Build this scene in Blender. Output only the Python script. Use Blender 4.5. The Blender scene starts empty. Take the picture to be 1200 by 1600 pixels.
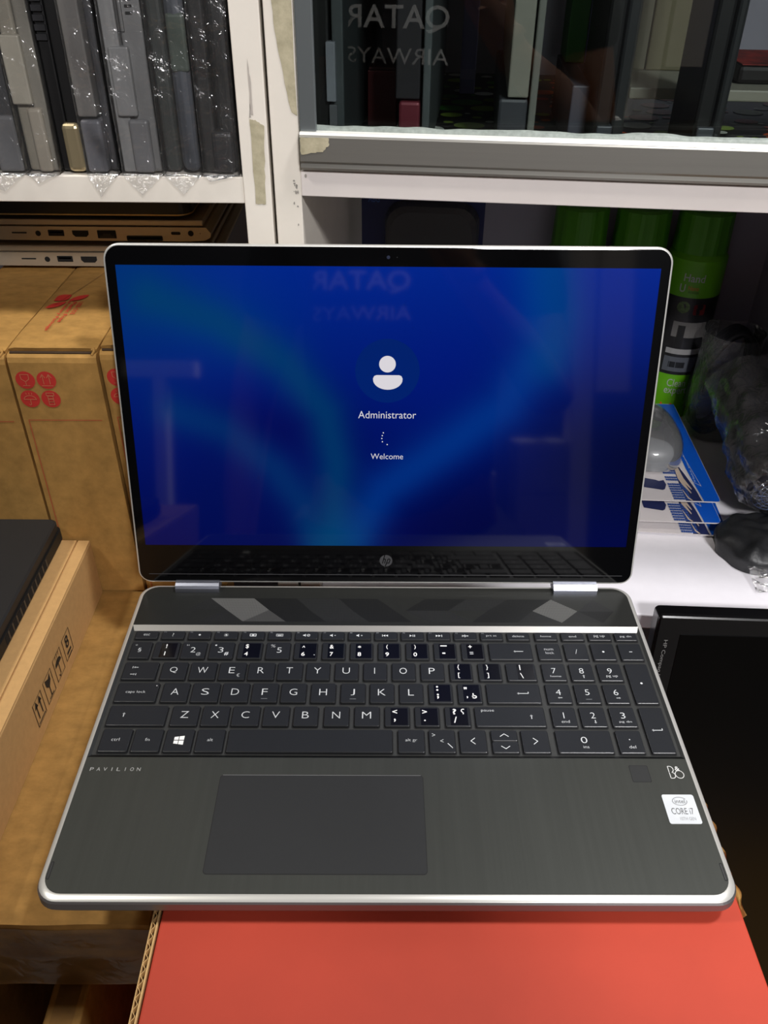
import bpy, math, random
from mathutils import Vector, Matrix, noise
random.seed(7)
SC = bpy.context.scene
COL = SC.collection
pi = math.pi

# ---------------------------------------------------------------- camera, world, lights, exposure
cd = bpy.data.cameras.new('camera'); cam = bpy.data.objects.new('camera', cd); COL.objects.link(cam)
cd.sensor_fit = 'VERTICAL'; cd.sensor_height = 36.0; cd.lens = 1300.0 / 1600.0 * 36.0
cd.clip_start = 0.01; cd.clip_end = 20
_r = Vector((0.99996238, -0.00249375, 0.00830738)); _d = Vector((0.00529044, -0.58362238, -0.81200796)); _f = Vector((0.00687332, 0.81202137, -0.58358723))
m = Matrix.Identity(4)
for i in range(3):
    m[i][0] = _r[i]; m[i][1] = -_d[i]; m[i][2] = -_f[i]
m[0][3], m[1][3], m[2][3] = -0.00583904, -0.22508393, 0.40130919
cam.matrix_world = m
SC.camera = cam

w = bpy.data.worlds.new('room_light'); SC.world = w; w.use_nodes = True
w.node_tree.nodes['Background'].inputs[0].default_value = (0.9, 0.93, 1.0, 1)
w.node_tree.nodes['Background'].inputs[1].default_value = 0.08

def lamp(name, loc, target, size, power, color):
    ld = bpy.data.lights.new(name, 'AREA'); ld.shape = 'RECTANGLE'; ld.size = size[0]; ld.size_y = size[1]
    ld.energy = power; ld.color = color
    o = bpy.data.objects.new(name, ld); COL.objects.link(o); o.location = loc
    o.rotation_euler = (Vector(target) - Vector(loc)).to_track_quat('-Z', 'Y').to_euler()
    return o
LAMPS = [((-0.95, -0.10, 1.56), 0.16, 0.16, 13, (1.0, 0.96, 0.88)),
         ((0.60, 0.00, 1.56), 0.20, 0.20, 18, (1.0, 0.98, 0.98)),
         ((0.60, -1.80, 1.56), 0.50, 0.40, 100, (1.0, 0.985, 0.99))]
for i, (l, sx, sy, pw, c) in enumerate(LAMPS):
    lamp('ceiling_spot_light', l, (l[0], l[1], 0), (sx, sy), pw, c)

SC.view_settings.view_transform = 'Standard'; SC.view_settings.look = 'None'
SC.view_settings.exposure = 0.0; SC.view_settings.gamma = 1.0; SC.view_settings.use_curve_mapping = False

# ---------------------------------------------------------------- materials
def s2l(c):
    return tuple(((v / 255.0) / 12.92 if v / 255.0 <= 0.04045 else ((v / 255.0 + 0.055) / 1.055) ** 2.4) for v in c)
MATS = {}
def mat(name, rgb, rough=0.5, metal=0.0, var=0.0, scale=30, stretch=(1, 1, 1), bump=0.0, bscale=None, spec=0.5, rgb2=None, coat=0.0, emit=None, estr=1.0):
    if name in MATS: return MATS[name]
    mt = bpy.data.materials.new(name); mt.use_nodes = True; nt = mt.node_tree; b = nt.nodes['Principled BSDF']
    c = s2l(rgb); b.inputs['Base Color'].default_value = (*c, 1); b.inputs['Roughness'].default_value = rough
    b.inputs['Metallic'].default_value = metal; b.inputs['Specular IOR Level'].default_value = spec
    b.inputs['Coat Weight'].default_value = coat
    if var > 0 or bump > 0 or rgb2:
        tc = nt.nodes.new('ShaderNodeTexCoord'); mp = nt.nodes.new('ShaderNodeMapping'); nt.links.new(tc.outputs['Object'], mp.inputs[0])
        mp.inputs['Scale'].default_value = stretch
    if var > 0 or rgb2:
        n = nt.nodes.new('ShaderNodeTexNoise'); n.inputs['Scale'].default_value = scale; n.inputs['Detail'].default_value = 6; n.inputs['Roughness'].default_value = 0.62
        nt.links.new(mp.outputs[0], n.inputs['Vector'])
        cr = nt.nodes.new('ShaderNodeValToRGB'); nt.links.new(n.outputs['Fac'], cr.inputs[0])
        cr.color_ramp.elements[0].position = 0.32; cr.color_ramp.elements[1].position = 0.68
        if rgb2: a, z = s2l(rgb2), c
        else: a = tuple(v * (1 - var) for v in c); z = tuple(min(1, v * (1 + var)) for v in c)
        cr.color_ramp.elements[0].color = (*a, 1); cr.color_ramp.elements[1].color = (*z, 1)
        nt.links.new(cr.outputs[0], b.inputs['Base Color'])
    if bump > 0:
        n2 = nt.nodes.new('ShaderNodeTexNoise'); n2.inputs['Scale'].default_value = bscale or scale; n2.inputs['Detail'].default_value = 5
        nt.links.new(mp.outputs[0], n2.inputs['Vector'])
        bp = nt.nodes.new('ShaderNodeBump'); bp.inputs['Strength'].default_value = bump; bp.inputs['Distance'].default_value = 0.001
        nt.links.new(n2.outputs['Fac'], bp.inputs['Height']); nt.links.new(bp.outputs[0], b.inputs['Normal'])
    if emit:
        b.inputs['Emission Color'].default_value = (*s2l(emit), 1); b.inputs['Emission Strength'].default_value = estr
    MATS[name] = mt; return mt
def clear(name, tint=0.9, boost=1.0, rough=0.02, bump=0.0, bscale=60, base=0.0, milk=0.0):
    if name in MATS: return MATS[name]
    mt = bpy.data.materials.new(name); mt.use_nodes = True; nt = mt.node_tree
    for n in list(nt.nodes): nt.nodes.remove(n)
    out = nt.nodes.new('ShaderNodeOutputMaterial'); tr = nt.nodes.new('ShaderNodeBsdfTransparent'); gl = nt.nodes.new('ShaderNodeBsdfGlossy'); mx = nt.nodes.new('ShaderNodeMixShader')
    t = tint if isinstance(tint, tuple) else (tint,) * 3
    tr.inputs[0].default_value = (*t, 1); gl.inputs['Roughness'].default_value = rough
    fr = nt.nodes.new('ShaderNodeFresnel'); fr.inputs[0].default_value = 1.5
    ma = nt.nodes.new('ShaderNodeMath'); ma.operation = 'MULTIPLY_ADD'; ma.inputs[1].default_value = boost; ma.inputs[2].default_value = base; ma.use_clamp = True
    nt.links.new(fr.outputs[0], ma.inputs[0]); nt.links.new(ma.outputs[0], mx.inputs[0]); nt.links.new(tr.outputs[0], mx.inputs[1]); nt.links.new(gl.outputs[0], mx.inputs[2])
    last = mx
    if milk > 0:
        df = nt.nodes.new('ShaderNodeBsdfDiffuse'); df.inputs[0].default_value = (0.8, 0.8, 0.8, 1); m2 = nt.nodes.new('ShaderNodeMixShader'); m2.inputs[0].default_value = milk
        nt.links.new(mx.outputs[0], m2.inputs[1]); nt.links.new(df.outputs[0], m2.inputs[2]); last = m2
    nt.links.new(last.outputs[0], out.inputs[0])
    if bump > 0:
        tc = nt.nodes.new('ShaderNodeTexCoord'); n2 = nt.nodes.new('ShaderNodeTexNoise'); n2.inputs['Scale'].default_value = bscale; n2.inputs['Detail'].default_value = 4; n2.inputs['Distortion'].default_value = 1.0
        nt.links.new(tc.outputs['Object'], n2.inputs['Vector']); bp = nt.nodes.new('ShaderNodeBump'); bp.inputs['Strength'].default_value = bump; bp.inputs['Distance'].default_value = 0.003
        nt.links.new(n2.outputs['Fac'], bp.inputs['Height']); nt.links.new(bp.outputs[0], gl.inputs['Normal'])
    MATS[name] = mt; return mt

CARD = lambda: mat('kraft_board', (172, 131, 72), 0.72, var=0.17, scale=75, stretch=(1, 1.6, 1), bump=0.35, bscale=70, spec=0.2)
CARD2 = lambda: mat('pale_kraft_board', (200, 158, 104), 0.8, var=0.05, scale=200, bump=0.12, bscale=200, spec=0.2)
PAINT = lambda: mat('white_painted_wood', (226, 219, 208), 0.5, var=0.03, scale=25, bump=0.12, bscale=40, spec=0.3)
PAINTR = lambda: mat('cool_white_painted_wood', (222, 214, 210), 0.5, var=0.03, scale=25, bump=0.12, bscale=40, spec=0.3)
INNER = lambda: mat('grey_inner_board', (150, 147, 160), 0.55, var=0.03, scale=20)
SHELFW = lambda: mat('white_shelf_laminate', (238, 235, 240), 0.45, var=0.02, scale=60, spec=0.3)
SCRAPE = lambda: mat('bare_wood_scrape', (186, 177, 150), 0.85, rgb2=(160, 152, 126), scale=120, bump=0.3, bscale=200)
ALU = lambda: mat('brushed_aluminium', (150, 148, 142), 0.42, 0.75, var=0.03, scale=60, stretch=(0.1, 1, 6))
ALUB = lambda: mat('bright_aluminium_lip', (248, 246, 240), 0.35, 0.3)
REDP = lambda: mat('red_printed_board', (186, 66, 46), 0.62, var=0.045, scale=18, bump=0.06, bscale=80, spec=0.35)
SILV = lambda: mat('silver_aluminium', (222, 221, 216), 0.32, 0.6)
UNDER = lambda: mat('grey_aluminium_side', (128, 124, 124), 0.35, 0.7)
def brushed():
    if 'brushed_dark_aluminium' in MATS: return MATS['brushed_dark_aluminium']
    m_ = mat('brushed_dark_aluminium', (82, 84, 80), 0.40, 0.72, var=0.06, scale=220, stretch=(1, 0.02, 1), bump=0.05, bscale=400)
    return m_
KEYM = lambda: mat('black_key_plastic', (30, 32, 36), 0.5, var=0.03, scale=400, spec=0.28)
KEYS = lambda: mat('key_edge_plastic', (30, 31, 33), 0.3, spec=0.5)
LEG = lambda: mat('key_legend_print', (205, 208, 210), 0.6)
LEGD = lambda: mat('faint_key_legend_print', (135, 138, 142), 0.6)
STKB = lambda: mat('glossy_black_key_sticker', (10, 10, 11), 0.22)
STKW = lambda: mat('white_sticker_print', (245, 245, 242), 0.5)
TRAY = lambda: mat('dark_keyboard_tray', (54, 55, 54), 0.5, 0.2, var=0.05, scale=200)
BLK = lambda: mat('glossy_black_glass', (5, 5, 6), 0.06, spec=0.5)
BLKP = lambda: mat('black_plastic', (20, 20, 21), 0.4, var=0.05, scale=60)
BLKM = lambda: mat('matte_black_plastic', (14, 14, 14), 0.6)
CHROME = lambda: mat('polished_hinge_metal', (160, 163, 176), 0.34, 0.95)

# ---------------------------------------------------------------- mesh builder
def P2(x, y, z=0): return Vector((x, y, z))
class MB:
    def __init__(s): s.v = []; s.f = []; s.m = []; s.mats = []; s.sm = []
    def mi(s, m_):
        if m_ not in s.mats: s.mats.append(m_)
        return s.mats.index(m_)
    def add(s, vs, fs, m_, T=None, smooth=False):
        o = len(s.v); k = s.mi(m_)
        for v in vs:
            v = Vector(v); s.v.append(T @ v if T is not None else v)
        for f in fs: s.f.append([o + i for i in f]); s.m.append(k); s.sm.append(smooth)
        return s
    def box(s, x0, x1, y0, y1, z0, z1, m_, T=None):
        vs = [(x0, y0, z0), (x1, y0, z0), (x1, y1, z0), (x0, y1, z0), (x0, y0, z1), (x1, y0, z1), (x1, y1, z1), (x0, y1, z1)]
        return s.add(vs, [(0, 3, 2, 1), (4, 5, 6, 7), (0, 1, 5, 4), (1, 2, 6, 5), (2, 3, 7, 6), (3, 0, 4, 7)], m_, T)
    def loft(s, rings, m_, T=None, cap0=True, cap1=True, smooth=False, mcap=None):
        n = len(rings[0]); vs = [p for r in rings for p in r]; fs = []
        for i in range(len(rings) - 1):
            for j in range(n):
                a = i * n + j; b = i * n + (j + 1) % n; fs.append((a, b, b + n, a + n))
        s.add(vs, fs, m_, T, smooth)
        if cap0: s.add(rings[0], [tuple(reversed(range(n)))], mcap or m_, T)
        if cap1: s.add(rings[-1], [tuple(range(n))], mcap or m_, T)
        return s
    def prism(s, poly, z0, z1, m_, T=None, mtop=None):
        return s.loft([[(p[0], p[1], z0) for p in poly], [(p[0], p[1], z1) for p in poly]], m_, T, mcap=mtop)
    def flat(s, poly, z, m_, T=None):
        return s.add([(p[0], p[1], z) for p in poly], [tuple(range(len(poly)))], m_, T)
    def stroke(s, pts, wd, z, m_, T=None, closed=False):
        pts = [Vector((p[0], p[1])) for p in pts]; n = len(pts)
        L = []; R = []
        for i in range(n):
            a = pts[(i - 1) % n] if (closed or i > 0) else pts[i]; c = pts[(i + 1) % n] if (closed or i < n - 1) else pts[i]
            if closed or 0 < i < n - 1:
                d1 = (pts[i] - a).normalized(); d2 = (c - pts[i]).normalized(); t = (d1 + d2)
                t = t.normalized() if t.length > 1e-6 else d1
                nn = Vector((-t.y, t.x)); k = 1 / max(0.5, nn.dot(Vector((-d1.y, d1.x))))
            else:
                t = (c - a).normalized(); nn = Vector((-t.y, t.x)); k = 1
            L.append(pts[i] + nn * wd / 2 * k); R.append(pts[i] - nn * wd / 2 * k)
        vs = [(p.x, p.y, z) for p in L] + [(p.x, p.y, z) for p in R]
        fs = [(i, i + n, (i + 1) % n + n, (i + 1) % n) for i in range(n if closed else n - 1)]
        return s.add(vs, fs, m_, T)
    def tube(s, pts, r, m_, T=None, n=8, smooth=True):
        pts = [Vector(p) for p in pts]; rings = []
        for i, p in enumerate(pts):
            t = (pts[min(i + 1, len(pts) - 1)] - pts[max(i - 1, 0)]).normalized()
            a = t.orthogonal().normalized()
            if rings:
                a = (pa - t * pa.dot(t)).normalized()
            pa = a; b = t.cross(a); rr = r[i] if isinstance(r, (list, tuple)) else r
            rings.append([p + (a * math.cos(k * 2 * pi / n) + b * math.sin(k * 2 * pi / n)) * rr for k in range(n)])
        return s.loft(rings, m_, T, smooth=smooth)
    def grid(s, fn, nu, nv, m_, T=None, smooth=True):
        vs = [fn(i / nu, j / nv) for j in range(nv + 1) for i in range(nu + 1)]
        fs = [(j * (nu + 1) + i, j * (nu + 1) + i + 1, (j + 1) * (nu + 1) + i + 1, (j + 1) * (nu + 1) + i) for j in range(nv) for i in range(nu)]
        return s.add(vs, fs, m_, T, smooth)
    def text(s, txt, cx, cy, wd, ht, z, m_, T=None, bold=0.0, rot=0.0):
        vs, fs = glyphs(txt, bold); xs = [v[0] for v in vs]; ys = [v[1] for v in vs]
        x0, x1, y0, y1 = min(xs), max(xs), min(ys), max(ys); sc_y = ht / (y1 - y0) if ht else None; sc_x = wd / max(1e-6, x1 - x0) if wd else sc_y
        if sc_y is None: sc_y = sc_x
        c, sn = math.cos(rot), math.sin(rot); out = []
        for v in vs:
            a = (v[0] - (x0 + x1) / 2) * sc_x; b = (v[1] - (y0 + y1) / 2) * sc_y
            out.append((cx + a * c - b * sn, cy + a * sn + b * c, z))
        return s.add(out, fs, m_, T)
    def build(s, name, parent=None, bevel=0, seg=2, loc=None, label=None):
        me = bpy.data.meshes.new(name); me.from_pydata([tuple(v) for v in s.v], [], s.f)
        for m_ in s.mats: me.materials.append(m_)
        me.polygons.foreach_set('material_index', s.m); me.polygons.foreach_set('use_smooth', s.sm); me.update()
        o = bpy.data.objects.new(name, me); COL.objects.link(o)
        if parent is not None: o.parent = parent
        if bevel:
            b = o.modifiers.new('bevel', 'BEVEL'); b.width = bevel; b.segments = seg; b.limit_method = 'ANGLE'; b.angle_limit = 0.7
        if label: o['label'] = label
        return o
GC = {}
def glyphs(txt, bold=0.0):
    k = (txt, bold)
    if k not in GC:
        cu = bpy.data.curves.new('lettering', 'FONT'); cu.body = txt; cu.size = 1; cu.offset = bold; cu.resolution_u = 3
        ob = bpy.data.objects.new('lettering', cu); me = bpy.data.meshes.new_from_object(ob)
        GC[k] = ([tuple(v.co) for v in me.vertices], [tuple(p.vertices) for p in me.polygons])
        bpy.data.objects.remove(ob); bpy.data.curves.remove(cu); bpy.data.meshes.remove(me)
    return GC[k]
def rr(x0, x1, y0, y1, r, n=6):
    r4 = r if isinstance(r, (tuple, list)) else (r,) * 4   # BL BR TR TL
    out = []
    for (cx, cy, a0, q) in ((x0, y0, pi, 0), (x1, y0, 1.5 * pi, 1), (x1, y1, 0, 2), (x0, y1, pi / 2, 3)):
        R = r4[q]; sx = 1 if cx == x0 else -1; sy = 1 if cy == y0 else -1
        if R <= 0: out.append((cx, cy)); continue
        for k in range(n + 1):
            a = a0 + k * pi / 2 / n; out.append((cx + sx * R + R * math.cos(a), cy + sy * R + R * math.sin(a)))
    return out
def circ(cx, cy, r, n=28, ry=None): return [(cx + r * math.cos(2 * pi * k / n), cy + (ry or r) * math.sin(2 * pi * k / n)) for k in range(n)]
def thing(name, label, cat, loc=(0, 0, 0), rot=(0, 0, 0), group=None):
    o = bpy.data.objects.new(name, None); COL.objects.link(o); o.location = loc; o.rotation_euler = rot; o.empty_display_size = 0.02
    o['label'] = label; o['category'] = cat
    if group: o['group'] = group
    return o
def tag(o, label, cat, group=None, kind=None):
    o['label'] = label; o['category'] = cat
    if group: o['group'] = group
    if kind: o['kind'] = kind
    return o
def struct(o, label=None):
    o['kind'] = 'structure'
    if label: o['label'] = label
    return o
mm = 0.001

# ---------------------------------------------------------------- room shell
FZ = -1.0; CZ = 1.62
RX0, RX1, RY0, RY1 = -1.7, 1.5, -2.4, 0.86
WALLM = mat('off_white_wall_paint', (150, 148, 145), 0.8, var=0.04, scale=6)
DIM = mat('dark_wall_panel', (24, 26, 29), 0.8, var=0.05, scale=6)
FLM = mat('grey_floor_tile', (96, 92, 88), 0.5, var=0.1, scale=8)
CEM = mat('ceiling_paint', (120, 118, 115), 0.9, var=0.03, scale=6)
b = MB(); b.box(RX0, RX1, RY0, RY1, FZ - 0.05, FZ, FLM); struct(b.build('floor'))
b = MB(); b.box(RX0, RX1, RY0, RY1, CZ, CZ + 0.05, CEM); struct(b.build('ceiling'))
b = MB(); b.box(RX0, RX1, RY1, RY1 + 0.05, FZ, CZ, WALLM); struct(b.build('wall_back'))
b = MB(); b.box(RX0 - 0.05, RX0, RY0, RY1, FZ, CZ, DIM); struct(b.build('wall_left'))
b = MB(); b.box(RX1, RX1 + 0.05, RY0, RY1, FZ, CZ, DIM); struct(b.build('wall_right'))
b = MB(); b.box(RX0, RX1, RY0 - 0.05, RY0, FZ, CZ, DIM); struct(b.build('wall_front'))
# lamp housings round the ceiling lights
for i, (l, sx, sy, pw, c) in enumerate(LAMPS):
    b = MB(); z0 = l[2] - 0.004; z1 = CZ - 0.001; t = 0.012; wm = mat('white_lamp_housing', (230, 230, 228), 0.5)
    a, q = sx / 2 + 0.004, sy / 2 + 0.004
    for (x0, x1, y0, y1) in ((-a - t, -a, -q - t, q + t), (a, a + t, -q - t, q + t), (-a, a, -q - t, -q), (-a, a, q, q + t)):
        b.box(l[0] + x0, l[0] + x1, l[1] + y0, l[1] + y1, z0, z1, wm)
    o = b.build('lamp_housing'); tag(o, ('square white ceiling lamp frame above the left cartons', 'square white ceiling lamp frame above the glass cabinet', 'largest white ceiling lamp frame, behind the photographer')[i], 'lamp', group='ceiling lamps')

# ---------------------------------------------------------------- LEFT CABINET (open shelves)
lc = thing('shelf_cabinet', 'white painted open shelf cabinet on the left holding upright laptops', 'cabinet', (0, 0, 0))
b = MB(); b.box(-0.0942, -0.0765, 0.335, 0.80, FZ, 1.2, PAINT()); b.build('side_panel', lc, 0.0006)
b = MB(); b.box(-0.90, -0.882, 0.335, 0.80, FZ, 1.2, PAINT()); b.build('side_panel', lc, 0.0006)
b = MB(); b.box(-0.882, -0.0942, 0.336, 0.79, 0.2465, 0.2630, PAINT()); b.build('shelf_board', lc, 0.0006)
b = MB(); b.box(-0.882, -0.0942, 0.336, 0.79, -0.075, -0.0585, PAINT()); b.build('shelf_board', lc, 0.0006)
b = MB(); b.box(-0.882, -0.0942, 0.336, 0.79, 0.72, 0.738, PAINT()); b.build('shelf_board', lc, 0.0006)
b = MB(); b.box(-0.882, -0.0942, 0.792, 0.80, FZ + 0.001, 1.2, INNER()); b.build('back_panel', lc)
def ragged(pts, amp, seed, n=5):
    rnd = random.Random(seed); out = []
    for i in range(len(pts)):
        a = Vector(pts[i]); c = Vector(pts[(i + 1) % len(pts)])
        for k in range(n):
            p = a.lerp(c, k / n); out.append((p.x + rnd.uniform(-amp, amp), p.y + rnd.uniform(-amp, amp)))
    return out
TX = Matrix(((1, 0, 0, 0), (0, 0, -1, 0), (0, 1, 0, 0), (0, 0, 0, 1)))     # (x,z,-depth): draws in the x-z plane facing -y
def face(y): return Matrix.Translation((0, y, 0)) @ TX
b = MB()
b.flat(ragged([(-0.0868, 0.2465), (-0.0805, 0.2465), (-0.0795, 0.268), (-0.0778, 0.294), (-0.0835, 0.297), (-0.0868, 0.2975)][:6], 0.0003, 1), 0.0003, SCRAPE(), face(0.335)); b.build('torn_tape_mark', lc, label='bare wood patch where tape tore off')
b = MB(); GM = mat('grey_scuff', (150, 145, 138), 0.8)
b.flat(ragged([(-0.0858, 0.3005), (-0.0846, 0.3), (-0.0842, 0.318), (-0.0855, 0.331)], 0.0003, 3), 0.00025, mat('pale_scuff', (176, 168, 160), 0.8), face(0.335))
b.flat(ragged([(-0.0868, 0.2985), (-0.0858, 0.2985), (-0.0858, 0.307)], 0.0002, 4), 0.00025, GM, face(0.335)); b.build('scuff', lc)

# ---------------------------------------------------------------- RIGHT CABINET (glass front), yawed
YAW = -math.atan(0.106)
RC_L = Vector((-0.058, 0.335, 0)); RT = Matrix.Translation(RC_L) @ Matrix.Rotation(YAW, 4, 'Z')
rc = thing('glass_cabinet', 'white painted cabinet with sliding glass front above an open shelf bay', 'cabinet', RC_L, (0, 0, YAW))
CW = 0.75
b = MB(); b.box(-0.0165, 0.0012, 0, 0.425, FZ, 1.0, PAINT()); b.build('side_panel', rc, 0.0005)
b = MB(); b.box(CW, CW + 0.018, 0, 0.425, FZ, 1.0, PAINT()); b.build('side_panel', rc, 0.0005)
b = MB(); b.box(0.0012, CW, 0.0, 0.42, 0.2518, 0.2680, PAINTR()); b.build('shelf_board', rc, 0.0006)
b = MB(); b.box(0.0012, CW, 0.0, 0.42, -0.1035, -0.0874, SHELFW()); b.build('shelf_board', rc, 0.0012, label='bright white lower shelf board')
b = MB(); b.box(0.0012, CW, 0.42, 0.426, -0.99, 0.99, INNER()); b.build('back_panel', rc)
b = MB(); b.box(0.447, 0.463, 0.03, 0.42, -0.0872, 0.2516, INNER()); b.build('divider', rc)
b = MB(); b.box(0.0012, CW, 0.0, 0.42, 0.60, 0.618, PAINTR()); b.build('shelf_board', rc, 0.0006)
def rface(dy=0.0): return Matrix.Translation((0, dy, 0)) @ TX
# scraped patches on the right post
b = MB(); b.flat(ragged([(-0.0118, 0.375), (0.0006, 0.375), (0.0008, 0.3), (-0.003, 0.302), (-0.0075, 0.328), (-0.0105, 0.35)], 0.00035, 5), 0.0003, SCRAPE(), rface()); b.build('torn_paper_mark', rc, label='beige patch of torn paper on the post')
b = MB(); rnd = random.Random(9)
for k in range(12):
    x = -0.001 - abs(rnd.gauss(0, 0.002)); z = 0.262 - abs(rnd.gauss(0, 0.016)); r = rnd.uniform(0.0003, 0.0009)
    b.flat(ragged(circ(x, z, r, 6, r * rnd.uniform(0.6, 2.2)), r * 0.2, k, 2), 0.00025, GM, rface())
b.flat(circ(0.0045, 0.2645, 0.0008, 10, 0.0012), 0.00025, GM, rface())
b.build('paint_chips', rc)
# aluminium sliding frame
fr = thing('sliding_glass_door', 'aluminium framed sliding glass pane of the upper cabinet', 'cabinet door', RC_L, (0, 0, YAW))
b = MB()
rings = []
prof = [(-0.003, 0.2688), (-0.0045, 0.2705), (-0.0042, 0.273), (-0.0052, 0.2745), (-0.0052, 0.2885), (-0.0042, 0.2897)]
ys = [p for p in prof]
vs = []; n = len(prof)
poly = prof + [(0.012, 0.2897), (0.012, 0.2688)]
b.loft([[(0.0024, p[0], p[1]) for p in poly], [(CW - 0.004, p[0], p[1]) for p in poly]], ALU())
b.build('bottom_rail', fr)
b = MB(); poly2 = [(-0.0044, 0.28972), (-0.0036, 0.2911), (0.003, 0.2911), (0.003, 0.28972)]
b.loft([[(0.0024, p[0], p[1]) for p in poly2], [(CW - 0.004, p[0], p[1]) for p in poly2]], ALUB()); b.build('rail_lip', fr, label='near-white top edge of the aluminium rail')
b = MB(); b.box(0.0022, 0.0125, -0.001, 0.003, 0.2912, 0.60, mat('grey_side_stile', (118, 124, 126), 0.4, 0.6)); b.build('side_stile', fr, 0.0005)
b = MB(); b.flat(ragged([(0.003, 0.2885), (0.021, 0.2885), (0.021, 0.2845), (0.017, 0.2805), (0.011, 0.2795), (0.003, 0.2785)], 0.0004, 6), 0.0003, SCRAPE(), rface(-0.0052)); b.build('glue_mark', fr)
b = MB()
PANEM = clear('cabinet_glass', (0.86, 0.89, 0.88), 1.25, 0.0)
GTL = Matrix.Translation((0.0, 0.008, 0)) @ Matrix.Rotation(math.radians(4.2), 4, 'Z') @ Matrix.Rotation(math.radians(-0.9), 4, 'X')
b.box(0.002, CW - 0.004, 0, 0.004, 0.2895, 0.60, PANEM, GTL); b.build('glass_pane', fr)
# silicone bead along the foot of the glass
b = MB(); rnd = random.Random(4)
def bead(u, v):
    x = 0.004 + u * (CW - 0.01); h = 0.0028 + 0.0012 * noise.noise((x * 60, 3, 0)) + 0.0015 * max(0, noise.noise((x * 25, 8, 1)))
    a = v * pi / 2
    return (x, 0.004 - 0.004 * math.cos(a) + 0.0032, 0.2908 + h * math.sin(a))
b.grid(bead, 260, 4, mat('old_silicone_sealant', (128, 136, 130), 0.5, var=0.2, scale=300)); b.build('sealant_bead', fr)

def rcl(name, label, cat, loc, rotz=0, group=None):     # a thing standing in the right cabinet, in cabinet coordinates
    p = RT @ Vector(loc); return thing(name, label, cat, p, (0, 0, YAW + rotz), group)

# ---------------------------------------------------------------- CARTONS
def carton_block(b, x0, x1, y0, y1, z0, z1, m_): b.box(x0, x1, y0, y1, z0, z1, m_)
REDI = mat('red_ink', (196, 48, 40), 0.75, var=0.06, scale=90); KINK = mat('kraft_line_ink', (196, 120, 84), 0.8)
def symbols(b, T, s=1.0):
    # four red roundels with handling symbols, in local x-z, origin at group centre, unit metres
    r = 0.0066
    C4 = [(-0.0072, 0.0072), (0.0072, 0.0072), (-0.0072, -0.0072), (0.0072, -0.0072)]
    for c in C4: b.flat(circ(c[0], c[1], r), 0.0003, REDI, T)
    z = 0.0005; wd = 0.00045
    cx, cy = C4[0]
    b.stroke([(cx - .0028, cy + .0042), (cx + .0028, cy + .0042), (cx + .0026, cy + .0008), (cx, cy - .0012), (cx - .0026, cy + .0008)], wd, z, KINK, T, True)
    b.stroke([(cx, cy - .0012), (cx, cy - .0042)], wd, z, KINK, T); b.stroke([(cx - .0024, cy - .0042), (cx + .0024, cy - .0042)], wd, z, KINK, T)
    cx, cy = C4[1]
    for q in (-.0022, .0022):
        b.stroke([(cx + q, cy - .003), (cx + q, cy + .0042)], wd, z, KINK, T); b.stroke([(cx + q - .0016, cy + .0018), (cx + q, cy + .0044), (cx + q + .0016, cy + .0018)], wd, z, KINK, T)
    b.stroke([(cx - .004, cy - .0042), (cx + .004, cy - .0042)], wd, z, KINK, T)
    cx, cy = C4[2]
    arc = [(cx + .0042 * math.cos(a), cy - .0004 + .0030 * math.sin(a)) for a in [k * pi / 8 for k in range(9)]]
    b.stroke(arc, wd, z, KINK, T, True); b.stroke([(cx, cy - .0004), (cx, cy - .0042), (cx - .0008, cy - .0048), (cx - .0016, cy - .0040)], wd, z, KINK, T)
    for q in (-.0018, 0, .0018): b.stroke([(cx + q, cy + .0034), (cx + q * 1.2, cy + .0048)], wd * .8, z, KINK, T)
    cx, cy = C4[3]
    for k, (hh) in enumerate((0.0036, 0.0012, -0.0012, -0.0034)):
        ww = (.0026, .0018, .0018, .0018)[k]
        b.stroke([(cx - ww, cy + hh - .001), (cx + ww, cy + hh - .001), (cx + ww, cy + hh + .001), (cx - ww, cy + hh + .001)], wd, z, KINK, T, True)

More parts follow.
